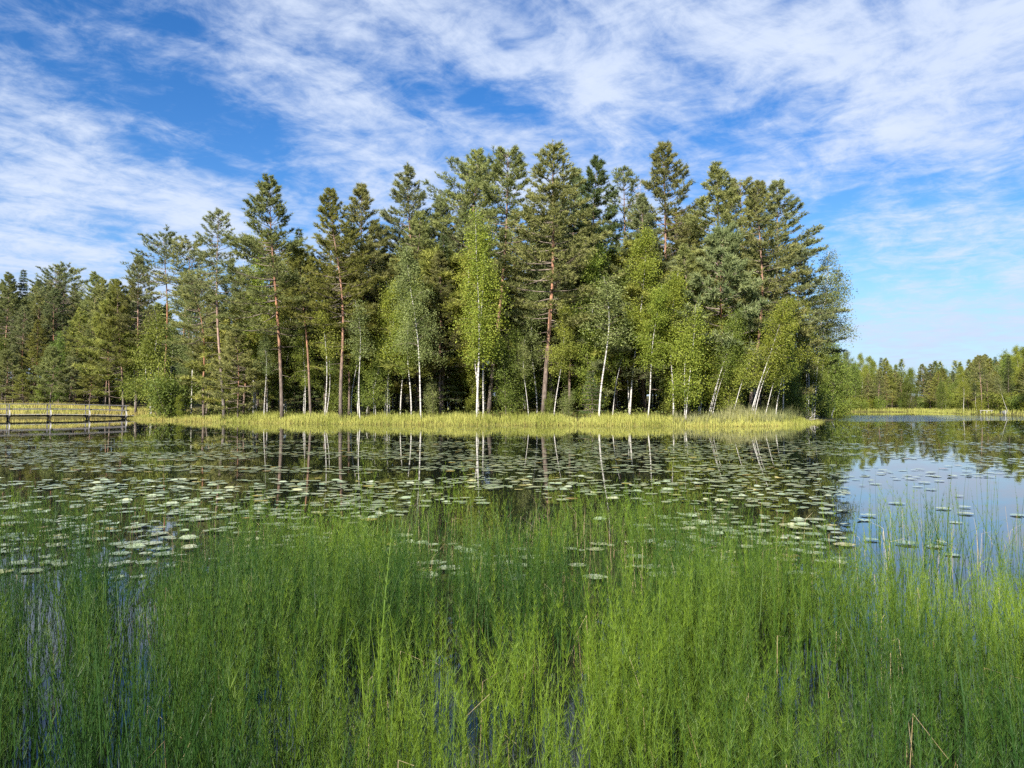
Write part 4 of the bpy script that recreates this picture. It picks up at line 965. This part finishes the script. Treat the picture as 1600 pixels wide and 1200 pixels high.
for a in [(85, 1070, 52, 230, 0.04), (215, 1060, 40, 210, 0.05), (20, 960, 40, 70, 0.25), (560, 1150, 22, 110, 0.2), (700, 1020, 18, 90, 0.2), (895, 1100, 20, 110, 0.2), (1480, 930, 130, 75, 0.28), (1340, 900, 45, 60, 0.25),
          (1575, 930, 60, 90, 0.35), (815, 900, 16, 50, 0.2), (1190, 860, 40, 40, 0.4), (940, 880, 25, 40, 0.3), (1500, 830, 220, 40, 0.5)]: thin(*a)
pr = np.clip(pr, 0, 1)
sel = r.random(NC) < pr; Xh, Yh, uh, d = Xh[sel], Yh[sel], uh[sel], d[sel]; n = len(Xh)
which = r.choice(12, n, p=[0.11, 0.10, 0.10, 0.10, 0.09, 0.08, 0.08, 0.07, 0.08, 0.08, 0.07, 0.04]); which = np.where((uh < 480) & (r.random(n) < 0.45), r.choice([4, 5, 6, 7, 11], n), which); which = which + 12 * (Yh > 4.6)
sc = r.uniform(0.42, 0.96, n) * np.interp(hn2.fbm(Xh * 0.8 + 9, Yh * 0.8), [0.3, 0.7], [0.72, 1.08]); ang = r.random(n) * 6.28
lx, ly = r.normal(0, 0.085, n), r.normal(0, 0.085, n)
patch = np.interp(hn.fbm(Xh * 0.7 + 50, Yh * 0.7 + 50), [0.3, 0.7], [-0.46, 0.36]); tt_ = r.uniform(0.8, 1.15, n) + patch + np.interp(uh, [200, 600, 1000, 1250], [-0.16, 0.02, 0.10, 0.02])  # by column: shade at the left and sunlit middle put into the tint
VV, FF, TT, off = [], [], [], 0
for k in range(24):
    idx = np.where(which == k)[0]; v, f, t, _ = HT[k]; m = len(idx)
    if not m: continue
    c_, s_ = np.cos(ang[idx])[:, None], np.sin(ang[idx])[:, None]; S = sc[idx][:, None]
    x = (v[None, :, 0] * c_ - v[None, :, 1] * s_) + v[None, :, 2] * lx[idx][:, None] * S; y = (v[None, :, 0] * s_ + v[None, :, 1] * c_) + v[None, :, 2] * ly[idx][:, None] * S
    V = np.stack([x + Xh[idx][:, None], y + Yh[idx][:, None], np.broadcast_to(v[None, :, 2], x.shape) * S], -1).reshape(-1, 3)
    VV.append(V); FF.append((f[None] + (np.arange(m) * len(v))[:, None, None]).reshape(-1, 3) + off); TT.append((t[None] * tt_[idx][:, None]).ravel()); off += len(V)
tag(obj('horsetail_bed', mesh('horsetail_bed', np.concatenate(VV), np.concatenate(FF), [M['horsetail']], np.concatenate(TT))), 'dense bright green bed of water horsetails filling the foreground', 'horsetails', kind='stuff')
# dead straw-coloured stalks, bent and broken, among them
n = 420; Y = np.sqrt(r.uniform(1.9 ** 2, 8 ** 2, n)); X = r.uniform(-0.7, 0.7, n) * Y; c = MB()
for i in range(n):
    a = r.random() * 6.28; h = r.uniform(0.08, 0.42); l = r.uniform(0.03, 0.25); d2 = np.array([math.cos(a), math.sin(a), 0])
    b = np.array([X[i], Y[i], -0.03]); m1 = b + [0, 0, h] + d2 * l * 0.15; m2 = m1 + d2 * l * 0.6 + np.array([0, 0, r.uniform(-0.15, 0.12)])
    c.tube([b, m1, m2], [0.0015, 0.0012, 0.0005], 3, r.uniform(0.6, 1.45), cap=False)
tag(obj('dead_stalks', c.mesh('dead_stalks', [M['straw']])), 'bent straw-coloured dead stalks among the horsetails', 'stalks', kind='stuff')
# the stems that stand clear of the bed
proto = []
for k, (w, b) in enumerate([(10, 0.07), (7, 0.06), (0, 0)]):
    s, t = horsetail(450 + k, w, 0.8, b); proto.append((s.mesh('stem', [M['horsetail']]), t.mesh('branches', [M['horsetail']]) if w else None))
def stalk(X, Y, k, s, label, group=None, width=1.0):
    e = bpy.data.objects.new('horsetail', None); COL.objects.link(e); e.location = (X, Y, 0); e.rotation_euler = (r.normal(0, 0.05), r.normal(0, 0.05), r.random() * 6.28); e.scale = (s * width, s * width, s)
    tag(e, label, 'horsetail', group); obj('stem', proto[k][0], e)
    if proto[k][1]: tag(obj('branches', proto[k][1], e), kind='stuff')
for k in range(44):
    u = r.uniform(1330, 1600); Y = r.uniform(6.6, 8.6); stalk(wx(u, Y), Y, r.choice([1, 2, 2]), r.uniform(0.65, 1.0), 'thin horsetail stem standing clear against the blue water', 'stems against the blue water')
stalk(wx(592, 3.3), 3.3, 0, 1.1, 'tall bright horsetail with full whorls rising left of the foreground\'s middle', None, 1.5)
stalk(wx(605, 3.42), 3.42, 0, 0.98, 'shorter bright whorled horsetail right beside the tall one', None, 1.4)
